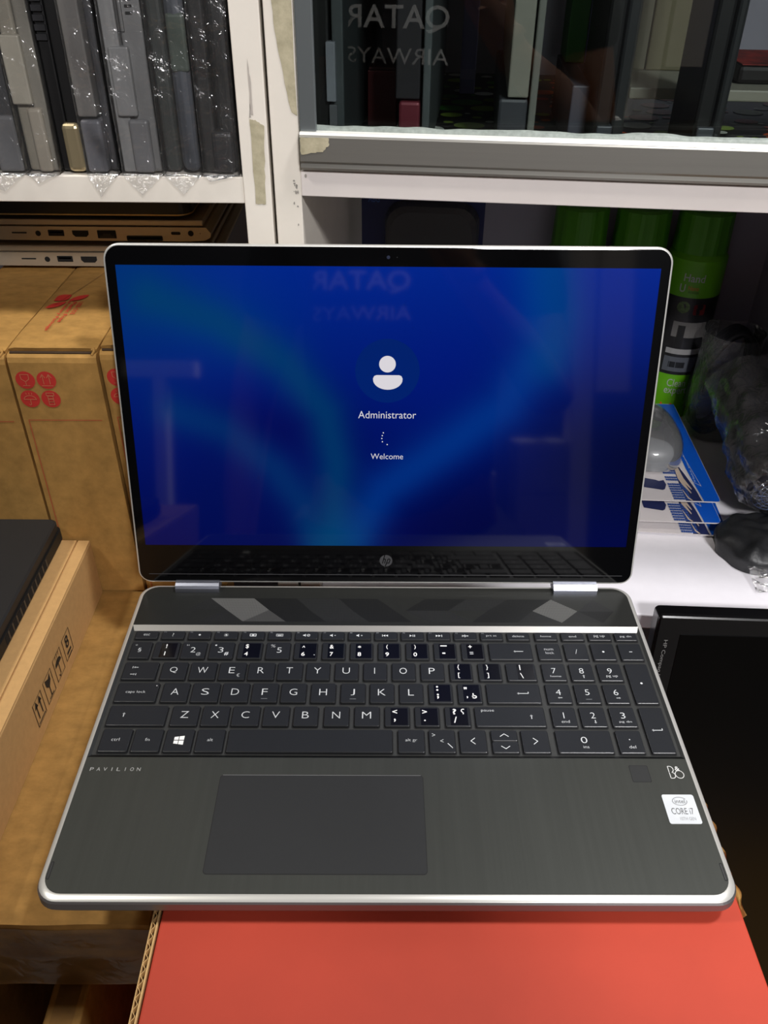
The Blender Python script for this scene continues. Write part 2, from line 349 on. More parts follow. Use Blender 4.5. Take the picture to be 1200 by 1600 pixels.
def upright_carton(x0, x1, label, yf=0.292, z1=0.160, logo=False, syms=True, tilt=0):
    z0 = -0.0515; t = thing('shipping_carton', label, 'carton', ((x0 + x1) / 2, yf, z0), group='upright kraft cartons on the left'); x0 -= t.location.x; x1 -= t.location.x
    H = z1 - z0; D = 0.20
    b = MB()
    # body with softly rounded front top edge
    prof = [(0, 0), (0, H - 0.010), (0.0008, H - 0.0065), (0.003, H - 0.0045), (0.0062, H - 0.0045), (D, H - 0.0045), (D, 0)]
    b.loft([[(x0 + 0.0004, p[0], p[1]) for p in prof], [(x1 - 0.0004, p[0], p[1]) for p in prof]], CARD(), smooth=False)
    o = b.build('body', t, 0.0012, 3)
    b = MB()
    def lid(u, v):
        x = x0 + 0.0006 + u * (x1 - x0 - 0.0012); y = 0.0055 + v * (D - 0.006)
        return (x, y, H - 0.0008 + 0.0009 * noise.noise((x * 40, y * 25, x0 * 77)) - 0.0012 * (1 - min(1, v * 14)) * 0.3 - 0.0010 * max(0, abs(u - .5) * 2 - .85) / .15)
    b.grid(lid, 24, 40, CARD())
    b.grid(lambda u, v: (x0 + 0.0006 + u * (x1 - x0 - 0.0012), 0.0055 + (1 - v) * 0.0006, H - 0.004 + v * (lid(u, 0)[2] - H + 0.004)), 24, 2, CARD())
    b.grid(lambda u, v: (x1 - 0.0006, 0.0055 + u * (D - 0.006), H - 0.0044 + v * (lid(1, u)[2] - H + 0.0044)), 30, 2, CARD())
    b.grid(lambda u, v: (x0 + 0.0006, 0.0055 + (1 - u) * (D - 0.006), H - 0.0044 + v * (lid(0, 1 - u)[2] - H + 0.0044)), 30, 2, CARD())
    b.build('lid_flap', t)
    b = MB()   # board edge in the slot, coloured dark to paint the slot's shade, the small crushed corner roll
    b.tube([(x0 + 0.002, 0.0038, H - 0.0042), (x1 - 0.004, 0.0038, H - 0.0042)], 0.0010, mat('shadowed_board_edge', (62, 44, 26), 0.9))
    b.tube([(x1 - 0.0035, 0.002, H - 0.0052), (x1 - 0.0022, 0.0045, H - 0.0035), (x1 - 0.0026, 0.0062, H - 0.0022), (x1 - 0.004, 0.0052, H - 0.0030)], 0.0009, CARD()); b.build('tuck_edge', t)
    b = MB()
    if syms: symbols(b, Matrix.Translation((x0 + 0.0166, 0, H - 0.0300)) @ TX)
    b.stroke([(x1 - 0.005, H - 0.054), (x0 + 0.0044, H - 0.054), (x0 + 0.0044, 0.0)], 0.0007, 0.0003, mat('thin_red_line_ink', (176, 84, 50), 0.8), TX)
    b.build('printed_marks', t, label='red roundels with handling symbols and a thin red line')
    if logo:
        b = MB(); T = Matrix.Translation((0, 0, H + 0.0004)); cx, cy = LOGO
        cx -= t.location.x; cy -= yf
        def leaf(ax, ay, bx, by):   # leaf with sharp outer tip: quarter arcs
            pts = []
            for k in range(9):
                a = k / 8 * pi / 2; pts.append((ax + (bx - ax) * math.sin(a), ay + (by - ay) * (1 - math.cos(a))))
            for k in range(1, 8):
                a = k / 8 * pi / 2; pts.append((bx - (bx - ax) * math.sin(a), by - (by - ay) * (1 - math.cos(a))))
            return pts
        g = 0.0006; S = 0.0108
        b.flat(rr(cx - S, cx - g, cy + g, cy + S * 1.25, (0.001, 0.005, 0.001, 0.005), 5), 0.0002, REDI, T)
        b.flat(leaf(cx + g, cy + g, cx + S * 1.15, cy + S * 1.25)[::-1], 0.0002, REDI, T)
        b.flat(leaf(cx - S * 1.15, cy - S * 1.25, cx - g, cy - g)[::-1], 0.0002, REDI, T)
        for k, (tx, L) in enumerate((('LESS CO2', 0.024), ('Plastic Free', 0.038), ('Primary Package', 0.053))):
            b.text(tx, cx + 0.0105 - k * 0.0048, cy - 0.0008 - L / 2, L, 0.0033, 0.0002, REDI, T, 0.012, -pi / 2)
        b.build('recycling_logo', t, label='red leaf logo with three lines of red lettering')
        b = MB(); b.stroke([(x0 + 0.010, 0.075), (x0 + 0.020, 0.11), (x0 + 0.030, 0.15)], 0.0004, 0.0006, mat('crease_shadow_line', (120, 90, 55), 0.9), Matrix.Translation((0, 0, H))); b.build('crease', t)
    return t
LOGO = (-0.2400, 0.3755)
upright_carton(-0.322, -0.2592, 'brown upright carton at the far left behind the black closed laptop', z1=0.161, syms=False)
upright_carton(-0.2578, -0.1968, 'brown upright carton with four red roundels and a red leaf logo on its lid', z1=0.1625, logo=True)
upright_carton(-0.1956, -0.136, 'brown upright carton mostly hidden behind the left edge of the open screen', z1=0.1640, yf=0.294)

# the low taped carton under the laptop's left side
t = thing('taped_carton', 'wide brown carton with clear tape along its front under the open laptop', 'carton', (-0.33, 0.0155, -0.122))
b = MB()
def tc_prof(x):
    return 0
H = 0.070; X0, X1 = -0.30, 0.1985
n1 = 60
def tf(u, v):      # front face with dents
    x = X0 + u * (X1 - X0); z = v * (H - 0.002)
    return (x, 0.0012 * noise.noise((x * 30, z * 50, 2)) - 0.0010 * math.exp(-((z - 0.036) / 0.004) ** 2), z)
def tt(u, v):
    x = X0 + u * (X1 - X0); y = v * 0.315
    f = tf(u, 1)
    if v == 0: return (x, f[1], f[2])
    return (x, y + 0.001, H - 0.0005 + 0.0004 * noise.noise((x * 20, y * 20, 5)))
b.grid(tf, 80, 24, CARD()); b.grid(tt, 60, 40, CARD())
b.box(X0, X1 - 0.0005, 0.003, 0.316, 0, H - 0.003, CARD()); b.build('body', t)
b = MB(); TAPE = clear('packing_tape', (0.95, 0.93, 0.86), 0.7, 0.2, 0.5, 60, 0.0, 0.03)
b.grid(lambda u, v: (X0 + u * (X1 - X0), tf(u, v * 0.92 + .02)[1] - 0.0006 - 0.0003 * noise.noise((u * 40, v * 9, 1)), tf(u, v * 0.92 + .02)[2]), 60, 20, TAPE)
b.build('packing_tape', t)

# flat kraft box with black handling symbols, under the closed black laptop
t = thing('flat_mailer_box', 'flat brown box with black handling symbols printed on its side, left of laptop', 'carton', (-0.40, 0.05, -0.0515))
b = MB(); bz = 0.0535
b.box(-0.06, 0.1692, -0.25, 0.2405, 0, bz - 0.0012, CARD2()); b.build('body', t, 0.0012, 3)
b = MB(); b.box(-0.06, 0.1590, -0.25, 0.2400, bz - 0.0011, bz + 0.0006, CARD2()); b.build('lid_flap', t, 0.0005)
b = MB(); b.box(0.1600, 0.1690, -0.25, 0.2400, bz - 0.0011, bz + 0.0004, CARD2()); b.build('lid_edge', t, 0.0005)
b = MB(); BI = mat('black_print_ink', (38, 32, 24), 0.8)
TS = Matrix.Translation((0.1694, 0.0, 0.0)) @ Matrix(((0, 0, 1, 0), (1, 0, 0, 0), (0, 1, 0, 0), (0, 0, 0, 1)))   # local (y,z)
def rect(cy, w_, z0_, z1_): return [(cy - w_ / 2, z0_), (cy + w_ / 2, z0_), (cy + w_ / 2, z1_), (cy - w_ / 2, z1_)]
zc = 0.0213
for k, cy in enumerate((0.0988, 0.1187, 0.1390, 0.1590)):
    b.stroke(rect(cy, 0.0146, zc - 0.0100, zc + 0.0100), 0.0006, 0.0002, BI, TS, True)
    z = 0.0002
    if k == 0:
        for q in (-.003, .003):
            b.stroke([(cy + q, zc - .006), (cy + q, zc + .006)], .0012, z, BI, TS); b.flat([(cy + q - .0026, zc + .004), (cy + q + .0026, zc + .004), (cy + q, zc + .0095)], z, BI, TS)
        b.stroke([(cy - .0058, zc - .0085), (cy + .0058, zc - .0085)], .001, z, BI, TS)
    elif k == 1:
        b.flat([(cy - .0045, zc + .009), (cy - .004, zc + .003), (cy, zc - .001), (cy + .004, zc + .003), (cy + .0045, zc + .009), (cy + .001, zc + .006)], z, BI, TS)
        b.stroke([(cy, zc), (cy, zc - .008)], .0011, z, BI, TS); b.stroke([(cy - .004, zc - .0085), (cy + .004, zc - .0085)], .0011, z, BI, TS)
    elif k == 2:
        b.flat([(cy + .0056 * math.cos(a), zc + .001 + .0048 * math.sin(a)) for a in [i * pi / 8 for i in range(9)]], z, BI, TS)
        b.stroke([(cy, zc + .001), (cy, zc - .0075), (cy - .0018, zc - .009), (cy - .003, zc - .007)], .0009, z, BI, TS)
        for q in (-.003, 0, .003): b.stroke([(cy + q, zc + .007), (cy + q + .001, zc + .0098)], .0006, z, BI, TS)
    else:
        b.text('8', cy, zc + .003, .0062, .0105, z, BI, TS, 0.02); b.stroke([(cy - .004, zc - .006), (cy + .004, zc - .006)], .0022, z, BI, TS); b.stroke([(cy - .004, zc - .0095), (cy + .004, zc - .0095)], .0012, z, BI, TS)
b.build('handling_symbols', t, label='row of four black framed handling symbols')

# black laptop closed on that box
t = thing('closed_laptop', 'closed black laptop with side vents lying on the flat brown box', 'laptop', (-0.40, 0.10, 0.0027))
b = MB(); b.loft([[(p[0], p[1], 0.0) for p in rr(-0.10, 0.146, -0.20, 0.188, 0.006)], [(p[0], p[1], 0.004) for p in rr(-0.10, 0.150, -0.20, 0.191, 0.006)], [(p[0], p[1], 0.0125) for p in rr(-0.10, 0.150, -0.20, 0.191, 0.006)]], BLKM()); b.build('base', t)
b = MB(); b.loft([[(p[0], p[1], 0.0132) for p in rr(-0.10, 0.1488, -0.20, 0.190, 0.006)], [(p[0], p[1], 0.0195) for p in rr(-0.10, 0.1488, -0.20, 0.190, 0.006)], [(p[0], p[1], 0.0208) for p in rr(-0.10, 0.1475, -0.20, 0.1885, 0.006)]], mat('dark_soft_lid', (30, 30, 31), 0.55, var=0.06, scale=70)); b.build('lid', t)
b = MB(); VS = mat('vent_black', (3, 3, 3), 0.9)
for k in range(20):
    y = 0.145 - k * 0.0075
    if k in (11, 12): continue
    b.box(0.1499, 0.15015, y, y + 0.0045, 0.005, 0.0115, mat('vent_gap', (4, 4, 4), 0.9)); b.box(0.1499, 0.1503, y + 0.0048, y + 0.0068, 0.0045, 0.012, mat('vent_fin', (46, 46, 48), 0.4))
b.build('vent_grille', t)
b = MB(); b.text('R', 0.045, 0.012, 0.004, 0.006, 0.0209, mat('faint_lid_mark', (90, 90, 90), 0.6)); b.build('lid_mark', t)

# cartons below, in the dark lower left
def plain(name, x0, x1, y0, y1, z0, z1, label, m_, bev=0.002, cat='carton'):
    cx, cy = (x0 + x1) / 2, (y0 + y1) / 2
    t = thing(name, label, cat, (cx, cy, z0)); b = MB(); b.box(x0 - cx, x1 - cx, y0 - cy, y1 - cy, 0, z1 - z0, m_); b.build('body', t, bev, 3)
    b = MB(); tw = min(0.018, (x1 - x0) * 0.3); b.box(-tw, tw, y0 - cy - 0.0004, y1 - cy, z1 - z0, z1 - z0 + 0.0004, TAPE); b.build('packing_tape', t); return t
plain('storage_carton', -0.62, -0.2385, -0.02, 0.30, FZ + 0.001, -0.1345, 'brown carton at the bottom left corner under the taped carton', CARD())
plain('storage_carton', -0.2010, -0.1790, -0.01, 0.30, FZ + 0.001, -0.1270, 'narrow brown carton in the dark gap left of the red carton', CARD())
plain('storage_carton', -0.235, -0.205, 0.12, 0.30, FZ + 0.001, -0.1230, 'brown carton deep in the shade below the taped carton', CARD())

# red carton under the laptop
t = thing('red_carton', 'large red topped carton the open laptop rests on', 'carton', (0.033, 0.02, FZ + 0.36))
ox, oy, oz = t.location
b = MB(); b.box(-0.1166 - ox, 0.1845 - ox, -0.085 - oy, 0.205 - oy, 0, -0.0222 - oz, REDP()); b.build('body', t, 0.0015, 3)
b = MB(); b.box(-0.1166 - ox, 0.1845 - ox, -0.085 - oy, 0.205 - oy, -0.0221 - oz, -0.0192 - oz, REDP()); b.build('lid', t, 0.0012, 3)
b = MB()   # corrugated side sheet: two liners and a wave between
x0, x1 = -0.1212 - ox, -0.1176 - ox; zt = -0.0200 - oz; ky = mat('corrugated_edge', (206, 168, 112), 0.8)
for a, c in ((x0, x0 + 0.0005), (x1 - 0.0010, x1)): b.box(a, c, -0.085 - oy, 0.205 - oy, zt - 0.13, zt, ky)
wv = [(x0 + 0.0013 + 0.0008 * math.sin(k * pi / 3), -0.085 - oy + k * 0.0009) for k in range(int(0.290 / 0.0009))]
rings = []
vs = [(p[0] - 0.0002, p[1], zt - 0.0002) for p in wv] + [(p[0] + 0.0002, p[1], zt - 0.0002) for p in wv] + [(p[0] - .0002, p[1], zt - 0.02) for p in wv] + [(p[0] + .0002, p[1], zt - 0.02) for p in wv]
n = len(wv); fs = []
for i in range(n - 1): fs += [(i, i + 1, i + 1 + n, i + n), (i, i + 2 * n, i + 1 + 2 * n, i + 1), (i + n, i + 1 + n, i + 1 + 3 * n, i + 3 * n)]
b.add(vs, fs, ky); b.box(x0 + 0.0005, x1 - 0.001, -0.085 - oy, 0.205 - oy, zt - 0.13, zt - 0.004, mat('corrugated_dark', (70, 50, 30), 0.9))
b.build('corrugated_side_sheet', t, label='brown corrugated board edge beside the red lid')
b = MB()
b.grid(lambda u, v: (0.1842 + 0.0006 * v + 0.0022 * v * noise.noise((u * 9, 0, 4)) + 0.0010 * v - ox, 0.002 + u * 0.072 - oy, -0.0185 + 0.0022 * noise.noise((u * 12, v * 3, 1)) * v + 0.001 * v - oz - 0.002 * (1 - v)), 40, 4, CARD())
b.build('torn_flap', t, label='crumpled brown flap poking out at the right of the laptop')
plain('storage_carton', -0.1166, 0.18, -0.15, 0.30, FZ + 0.001, FZ + 0.3585, 'brown carton standing on the floor beneath the red carton', CARD())

# ---------------------------------------------------------------- THE OPEN LAPTOP
lap = thing('laptop', 'open silver and black laptop with blue login screen standing on the red carton', 'laptop', (0, 0, 0))
W2 = 0.1777; D = 0.240
def ring(dx, dy0, dy1, r, z): return [(p[0], p[1], z) for p in rr(-W2 - dx, W2 + dx, -dy0, D + dy1, r, 8)]
b = MB(); b.loft([ring(-0.010, -0.010, -0.004, 0.010, -0.0172), ring(-0.003, -0.002, -0.001, 0.011, -0.0140), ring(0.0012, 0.0016, 0.001, 0.012, -0.0070), ring(0.0010, 0.0014, 0.001, 0.012, -0.0022), ring(0.0004, 0.0006, 0.0006, 0.012, -0.0012), ring(-0.0010, -0.0010, -0.0010, 0.0115, -0.0040)], UNDER(), smooth=False); b.build('base_shell', lap)
b = MB(); b.loft([ring(0.0004, 0.0006, 0.0006, 0.012, -0.0012), ring(-0.0006, -0.0010, -0.0006, 0.0115, -0.0002), ring(-0.0024, -0.0030, -0.0020, 0.0105, -0.00005)], SILV(), cap0=False, cap1=False, smooth=True)
b.build('silver_rim', lap, label='bright polished rim around the keyboard deck')
for sx in (-1, 1):
    for sy in (0, 1):
        b = MB(); b.prism(rr(sx * 0.12 - 0.02, sx * 0.12 + 0.02, 0.03 + sy * 0.165, 0.036 + sy * 0.165, 0.002), -0.0190, -0.0171, BLKM()); b.build('rubber_foot', lap)
Xi = W2 - 0.0024
# deck: palm rest, speaker panel, side shoulders
TYF, TYB = 0.0865, 0.1980     # tray front lip, strip back
BR = brushed()
pal = [p for p in rr(-Xi, Xi, 0.0030, TYF, (0.0105, 0.0105, 0, 0), 8)]
pad = (-0.0950, 0.0203, 0.0138, 0.0740)
b = MB(); b.flat(pal, 0.0, BR); b.build('palm_rest', lap)
b = MB(); gv = mat('touchpad_groove', (10, 10, 10), 0.6)
b.flat(rr(pad[0] - 0.0004, pad[1] + 0.0004, pad[2] - 0.0004, pad[3] + 0.0004, 0.0022), 0.00005, gv); b.flat(rr(*pad, 0.002), 0.00012, mat('touchpad_surface', (44, 45, 46), 0.5, 0.3, var=0.02, scale=50))
b.stroke([(pad[0] + 0.001, pad[3] + 0.0002), (pad[1] - 0.001, pad[3] + 0.0002)], 0.0003, 0.00015, mat('bright_chamfer', (190, 190, 190), 0.3, 0.8)); b.build('touchpad', lap)
b = MB(); b.flat(rr(0.1404, 0.1514, 0.0702, 0.0818, 0.001), 0.00005, gv); b.flat(rr(0.1407, 0.1511, 0.0705, 0.0815, 0.001), 0.00010, mat('fingerprint_surface', (62, 63, 63), 0.4, 0.5)); b.build('fingerprint_reader', lap)
b = MB(); b.flat(rr(-Xi, Xi, TYB, D - 0.0020, (0, 0, 0.0105, 0.0105), 8), 0.0, mat('speaker_panel_surface', (46, 47, 45), 0.42, 0.5, var=0.04, scale=200)); b.build('speaker_panel', lap)
def dotmat(name, c, k):
    m_ = mat(name, c, 0.5, 0.3); nt = m_.node_tree; bs = nt.nodes['Principled BSDF']
    tc = nt.nodes.new('ShaderNodeTexCoord'); vo = nt.nodes.new('ShaderNodeTexVoronoi'); vo.inputs['Scale'].default_value = 900; vo.inputs['Randomness'].default_value = 0
    cr = nt.nodes.new('ShaderNodeValToRGB'); cr.color_ramp.elements[0].position = .35; cr.color_ramp.elements[1].position = .45
    cc = s2l(c); cr.color_ramp.elements[0].color = tuple(v * k for v in cc) + (1,); cr.color_ramp.elements[1].color = (*cc, 1)
    nt.links.new(tc.outputs['Object'], vo.inputs['Vector']); nt.links.new(vo.outputs['Distance'], cr.inputs[0]); nt.links.new(cr.outputs[0], bs.inputs['Base Color']); return m_
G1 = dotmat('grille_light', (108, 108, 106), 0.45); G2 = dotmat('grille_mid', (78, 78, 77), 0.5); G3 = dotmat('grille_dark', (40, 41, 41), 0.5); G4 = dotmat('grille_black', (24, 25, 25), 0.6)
def gx(c): return (-0.0932 + (c - 400) / 3.5294 * 0.000473) if False else c
b = MB()
yT, yM, yB = 0.2258, 0.2135, 0.2017
def tri(pts, m_): b.flat([(p[0] * mm, {'T': yT, 'M': yM, 'B': yB}[p[1]]) for p in pts], 0.00006, m_)
# left half, x in mm
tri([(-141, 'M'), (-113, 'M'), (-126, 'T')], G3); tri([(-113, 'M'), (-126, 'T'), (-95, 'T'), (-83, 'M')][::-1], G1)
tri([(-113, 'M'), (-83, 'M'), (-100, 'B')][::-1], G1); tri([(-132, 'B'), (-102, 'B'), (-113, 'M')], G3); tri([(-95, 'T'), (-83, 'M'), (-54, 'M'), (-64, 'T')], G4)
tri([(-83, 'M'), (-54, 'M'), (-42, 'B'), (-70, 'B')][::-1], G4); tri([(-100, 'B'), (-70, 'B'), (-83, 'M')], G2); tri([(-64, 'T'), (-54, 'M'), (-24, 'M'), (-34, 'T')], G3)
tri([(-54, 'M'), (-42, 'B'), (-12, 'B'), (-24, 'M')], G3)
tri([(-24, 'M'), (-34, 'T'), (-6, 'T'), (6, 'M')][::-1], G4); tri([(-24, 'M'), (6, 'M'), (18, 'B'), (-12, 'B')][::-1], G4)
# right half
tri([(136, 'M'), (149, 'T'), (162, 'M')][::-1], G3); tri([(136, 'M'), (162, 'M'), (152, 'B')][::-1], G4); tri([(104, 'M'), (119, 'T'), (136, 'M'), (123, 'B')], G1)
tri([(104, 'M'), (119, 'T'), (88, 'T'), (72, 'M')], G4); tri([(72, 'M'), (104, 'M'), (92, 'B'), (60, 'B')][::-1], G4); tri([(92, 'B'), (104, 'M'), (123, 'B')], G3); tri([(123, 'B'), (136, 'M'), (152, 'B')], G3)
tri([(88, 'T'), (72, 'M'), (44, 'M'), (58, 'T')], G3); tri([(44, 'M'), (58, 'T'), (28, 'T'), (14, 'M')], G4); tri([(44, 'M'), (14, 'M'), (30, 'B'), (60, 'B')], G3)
b.build('speaker_grille', lap)
# tray
b = MB(); zt = -0.0016; fl = 0.1737
b.add([(-fl, 0.0893, zt), (fl, 0.0893, zt), (fl, 0.1935, zt), (-fl, 0.1935, zt)], [(0, 1, 2, 3)], TRAY())
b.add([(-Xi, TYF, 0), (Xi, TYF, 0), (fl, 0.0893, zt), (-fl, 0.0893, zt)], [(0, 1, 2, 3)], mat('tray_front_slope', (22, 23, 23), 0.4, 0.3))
b.add([(-Xi, TYF, 0), (-fl, 0.0893, zt), (-fl, 0.1935, zt), (-Xi, TYB, 0)], [(0, 1, 2, 3)], TRAY()); b.add([(Xi, TYF, 0), (Xi, TYB, 0), (fl, 0.1935, zt), (fl, 0.0893, zt)], [(0, 1, 2, 3)], TRAY())
b.build('keyboard_tray', lap)
b = MB(); b.add([(-Xi, TYB, 0), (-fl, 0.1935, zt), (fl, 0.1935, zt), (Xi, TYB, 0)], [(0, 1, 2, 3)], mat('silver_slope', (176, 174, 170), 0.34, 0.8)); b.build('trim_strip', lap, label='silver sloped strip above the keyboard')
# bumpers
for sx in (-1, 1):
    b = MB(); b.flat(rr(sx * 0.1738 - 0.0008, sx * 0.1738 + 0.0008, 0.0105, 0.0205, 0.0007), 0.00008, mat('rubber_black', (8, 8, 8), 0.7)); b.flat(rr(sx * 0.1738 - 0.0005, sx * 0.1738 + 0.0004, 0.011, 0.020, 0.0004), 0.00012, mat('rubber_grey', (48, 48, 48) if sx < 0 else (22, 22, 22), 0.6)); b.build('rubber_bumper', lap)
# brand lettering, logos, sticker
b = MB(); GREYT = mat('grey_deck_print', (160, 160, 158), 0.5)
for k, ch in enumerate('PAVILION'):
    x = -0.1700 + k * 0.00385
    b.text(ch, x + (0.0 if ch != 'I' else 0), 0.0780, 0.0021 if ch != 'I' else 0.0004, 0.0024, 0.0001, GREYT)
b.build('deck_lettering', lap)
b = MB(); wl = mat('pale_logo_print', (205, 205, 203), 0.4)
def arcp(cx, cy, rx, ry, a0, a1, n=14): return [(cx + rx * math.cos(a0 + (a1 - a0) * k / n), cy + ry * math.sin(a0 + (a1 - a0) * k / n)) for k in range(n + 1)]
wd = 0.00042
b.stroke([(0.1630, 0.0812), (0.1630, 0.0730)], wd, 0.0001, wl); b.stroke([(0.1630, 0.0812)] + arcp(0.1640, 0.0791, 0.0018, 0.0021, pi / 2, -pi / 2) + [(0.1630, 0.0770)], wd, 0.0001, wl)
b.stroke([(0.1630, 0.0770)] + arcp(0.1644, 0.0750, 0.0016, 0.0020, pi / 2, -pi / 2) + [(0.1630, 0.0730)], wd, 0.0001, wl)
b.stroke(arcp(0.1686, 0.0756, 0.0024, 0.0026, 0, 2 * pi, 24)[:-1], wd, 0.0001, wl, closed=True); b.text('&', 0.1682, 0.0797, 0.0028, 0.0028, 0.0001, wl, bold=0.01)
b.build('speaker_brand_logo', lap)
b = MB(); b.prism(rr(0.1541, 0.1719, 0.0434, 0.0619, 0.0012), 0.0001, 0.0003, mat('silver_sticker_face', (226, 230, 234), 0.35, 0.3, var=0.05, scale=60))
DK = mat('sticker_dark_print', (90, 90, 92), 0.5); LG = mat('sticker_grey_print', (150, 152, 155), 0.5)
b.stroke(arcp(0.1633, 0.0575, 0.0040, 0.0026, 0.5, 6.5, 28), 0.0005, 0.0004, LG); b.text('intel', 0.1633, 0.0575, 0.0056, 0.0026, 0.0004, DK)
b.text('CORE i7', 0.1631, 0.0512, 0.0122, 0.0040, 0.0004, DK); b.text('10TH GEN', 0.1648, 0.0465, 0.0086, 0.0020, 0.0004, LG); b.build('processor_sticker', lap, label='small silver processor sticker')

# ---- keys
KZ = 0.0; kn = 0
def key(x0, x1, y0, y1, items=(), r=0.0009):
    global kn
    b = MB(); x0 *= mm; x1 *= mm; y0 *= mm; y1 *= mm
    x0 += 0.0001; x1 -= 0.0001
    g = [[(p[0], p[1], z) for p in rr(x0 - e, x1 + e, y0 - e - e2, y1 + e, r, 3)] for (e, e2, z) in ((0.0003, 0.0001, -0.00155), (0.0002, 0.0001, -0.0006), (0.00005, 0.0, -0.00012), (-0.00015, -0.0001, 0.0))]
    b.flat(rr(x0 - 0.0011, x1 + 0.0006, y0 - 0.0010, y1 + 0.0004, 0.001, 2), -0.00154, mat('key_well_shade', (6, 6, 7), 0.7))  # dark flat paints the shade around the key, wider at left and front
    b.loft(g, KEYS(), cap0=False, mcap=KEYM()); cx, cy = (x0 + x1) / 2, (y0 + y1) / 2; z = 0.00005
    for it in items:
        k = it[0]
        if k == 't':      # text, dx, dy, w, h, [bold], [mat]
            _, s_, dx, dy, w_, h_ = it[:6]; bold = it[6] if len(it) > 6 else 0.0; m_ = it[7] if len(it) > 7 else LEG()
            b.text(s_, cx + dx * mm, cy + dy * mm, w_ * mm if w_ else None, h_ * mm if h_ else None, z, m_, bold=bold)
        elif k == 's':    # strokes: pts, width
            m_ = it[3] if len(it) > 3 else LEG(); b.stroke([(cx + p[0] * mm, cy + p[1] * mm) for p in it[1]], it[2] * mm, z, m_)
        elif k == 'k':    # black sticker
            b.prism([(cx + p[0] * mm, cy + p[1] * mm) for p in ((it[1], it[3]), (it[2], it[3]), (it[2], it[4]), (it[1], it[4]))], 0.00001, 0.00004, STKB()); z = 0.00009
        elif k == 'f':
            b.flat([(cx + p[0] * mm, cy + p[1] * mm) for p in it[1]], z, it[2] if len(it) > 2 else LEG())
    b.build('key', lap); kn += 1
def arrow(dx, dy, L, d, hw=0.9, w_=0.45):   # arrow made of strokes, direction d in 'LRUD'
    v = {'L': (-1, 0), 'R': (1, 0), 'U': (0, 1), 'D': (0, -1)}[d]; n_ = (-v[1], v[0])
    tip = (dx + v[0] * L / 2, dy + v[1] * L / 2); tail = (dx - v[0] * L / 2, dy - v[1] * L / 2)
    h1 = (tip[0] - v[0] * hw * 1.3 + n_[0] * hw, tip[1] - v[1] * hw * 1.3 + n_[1] * hw); h2 = (tip[0] - v[0] * hw * 1.3 - n_[0] * hw, tip[1] - v[1] * hw * 1.3 - n_[1] * hw)
    return [('s', [tail, (tip[0] - v[0] * 0.2, tip[1] - v[1] * .2)], w_), ('f', [tip, h1, h2])]
def T_(s_, dx=0, dy=0, w_=None, h_=5.0, bold=-0.012, m_=None): return ('t', s_, dx, dy, w_, h_, bold, m_ or LEG())
# function row
FN = [(-171.1, -156), (-153.1, -138), (-135, -120), (-117, -101.6), (-98.7, -83.3), (-80.5, -65.2), (-62, -46.8), (-43.9, -28.7), (-25.8, -10.7), (-7.8, 7.5), (10.2, 25.6), (28.3, 43.7), (46.4, 61.8), (64.6, 79.7), (82.9, 98), (101.8, 117), (120, 135.5), (138.4, 154), (156.8, 171.8)]
sun = [('f', circ(0, 0, .7, 10))] + [('s', [(math.cos(a) * 1.1, math.sin(a) * 1.1), (math.cos(a) * 1.6, math.sin(a) * 1.6)], .3) for a in [k * pi / 4 for k in range(8)]]
def spk(dx): return [('f', [(dx - 1.6, -.5), (dx - .8, -.5), (dx + .2, -1.4), (dx + .2, 1.4), (dx - .8, .5), (dx - 1.6, .5)])]
def trir(x, s=1): return ('f', [(x - .8 * s, -1), (x + .8 * s, 0), (x - .8 * s, 1)] if s > 0 else [(x - .8 * s, -1), (x - .8 * s, 1), (x + .8 * s, 0)])
FI = [[T_('esc', 0, 0, 4.2, 1.7)], [T_('?', 0, 0, None, 3)], [('f', circ(0, 0, .8, 10))], sun,
      [('s', [(-2, -1), (2, -1), (2, 1), (-2, 1), (-2, -1)], .5), ('f', [(-.8, -.7), (.8, -.7), (.8, .7), (-.8, .7)])],
      [('s', [(-2.2, -1), (2.2, -1), (2.2, 1), (-2.2, 1), (-2.2, -1)], .3), ('s', [(-1.6, .2), (1.6, .2)], .4), ('s', [(-1.2, -.5), (1.2, -.5)], .4)],
      spk(-.8) + [('s', arcp(1.3, 0, 1, 1, 0, 6.0, 10), .35), ('s', [(.6, -.7), (2, .7)], .3)], spk(-.5) + [('s', [(.9, 0), (1.9, 0)], .4)], spk(-.5) + [('s', [(.9, 0), (2.1, 0)], .4), ('s', [(1.5, -.6), (1.5, .6)], .4)],
      [('s', [(-2.4, -1), (-2.4, 1)], .4), trir(-1.2, -1), trir(.6, -1)], [trir(-1, 1), ('s', [(.5, -1), (.5, 1)], .45), ('s', [(1.6, -1), (1.6, 1)], .45)], [trir(-1.2, 1), trir(.6, 1), ('s', [(2.1, -1), (2.1, 1)], .4)],
      [('s', [(-2.2, 0), (2.2, 0)], .6), ('f', [(-.6, 1.6), (.9, 0), (-.6, -1.6), (0, 0)]), ('s', [(-2, -.8), (-1.6, .8)], .4)],
      [T_('prt sc', 0, 0, 7, 1.8)], [T_('delete', 0, 0, 8, 1.8)], [T_('home', 0, 0, 7.2, 1.5)], [T_('end', 0, 0, 5, 1.8)], [T_('pg up', 0, 0, 7.4, 2.2)], [T_('pg dn', 0, 0, 7.6, 2.2)]]
for i, (x0, x1) in enumerate(FN):
    it = list(FI[i])
    if 1 <= i <= 13: it.append(T_('f%d' % i if i < 13 else 'f12', -5.8, 2.6, 1.6, 1.0, 0, LEGD()))
    key(x0, x1, 184.6, 191.8, it)
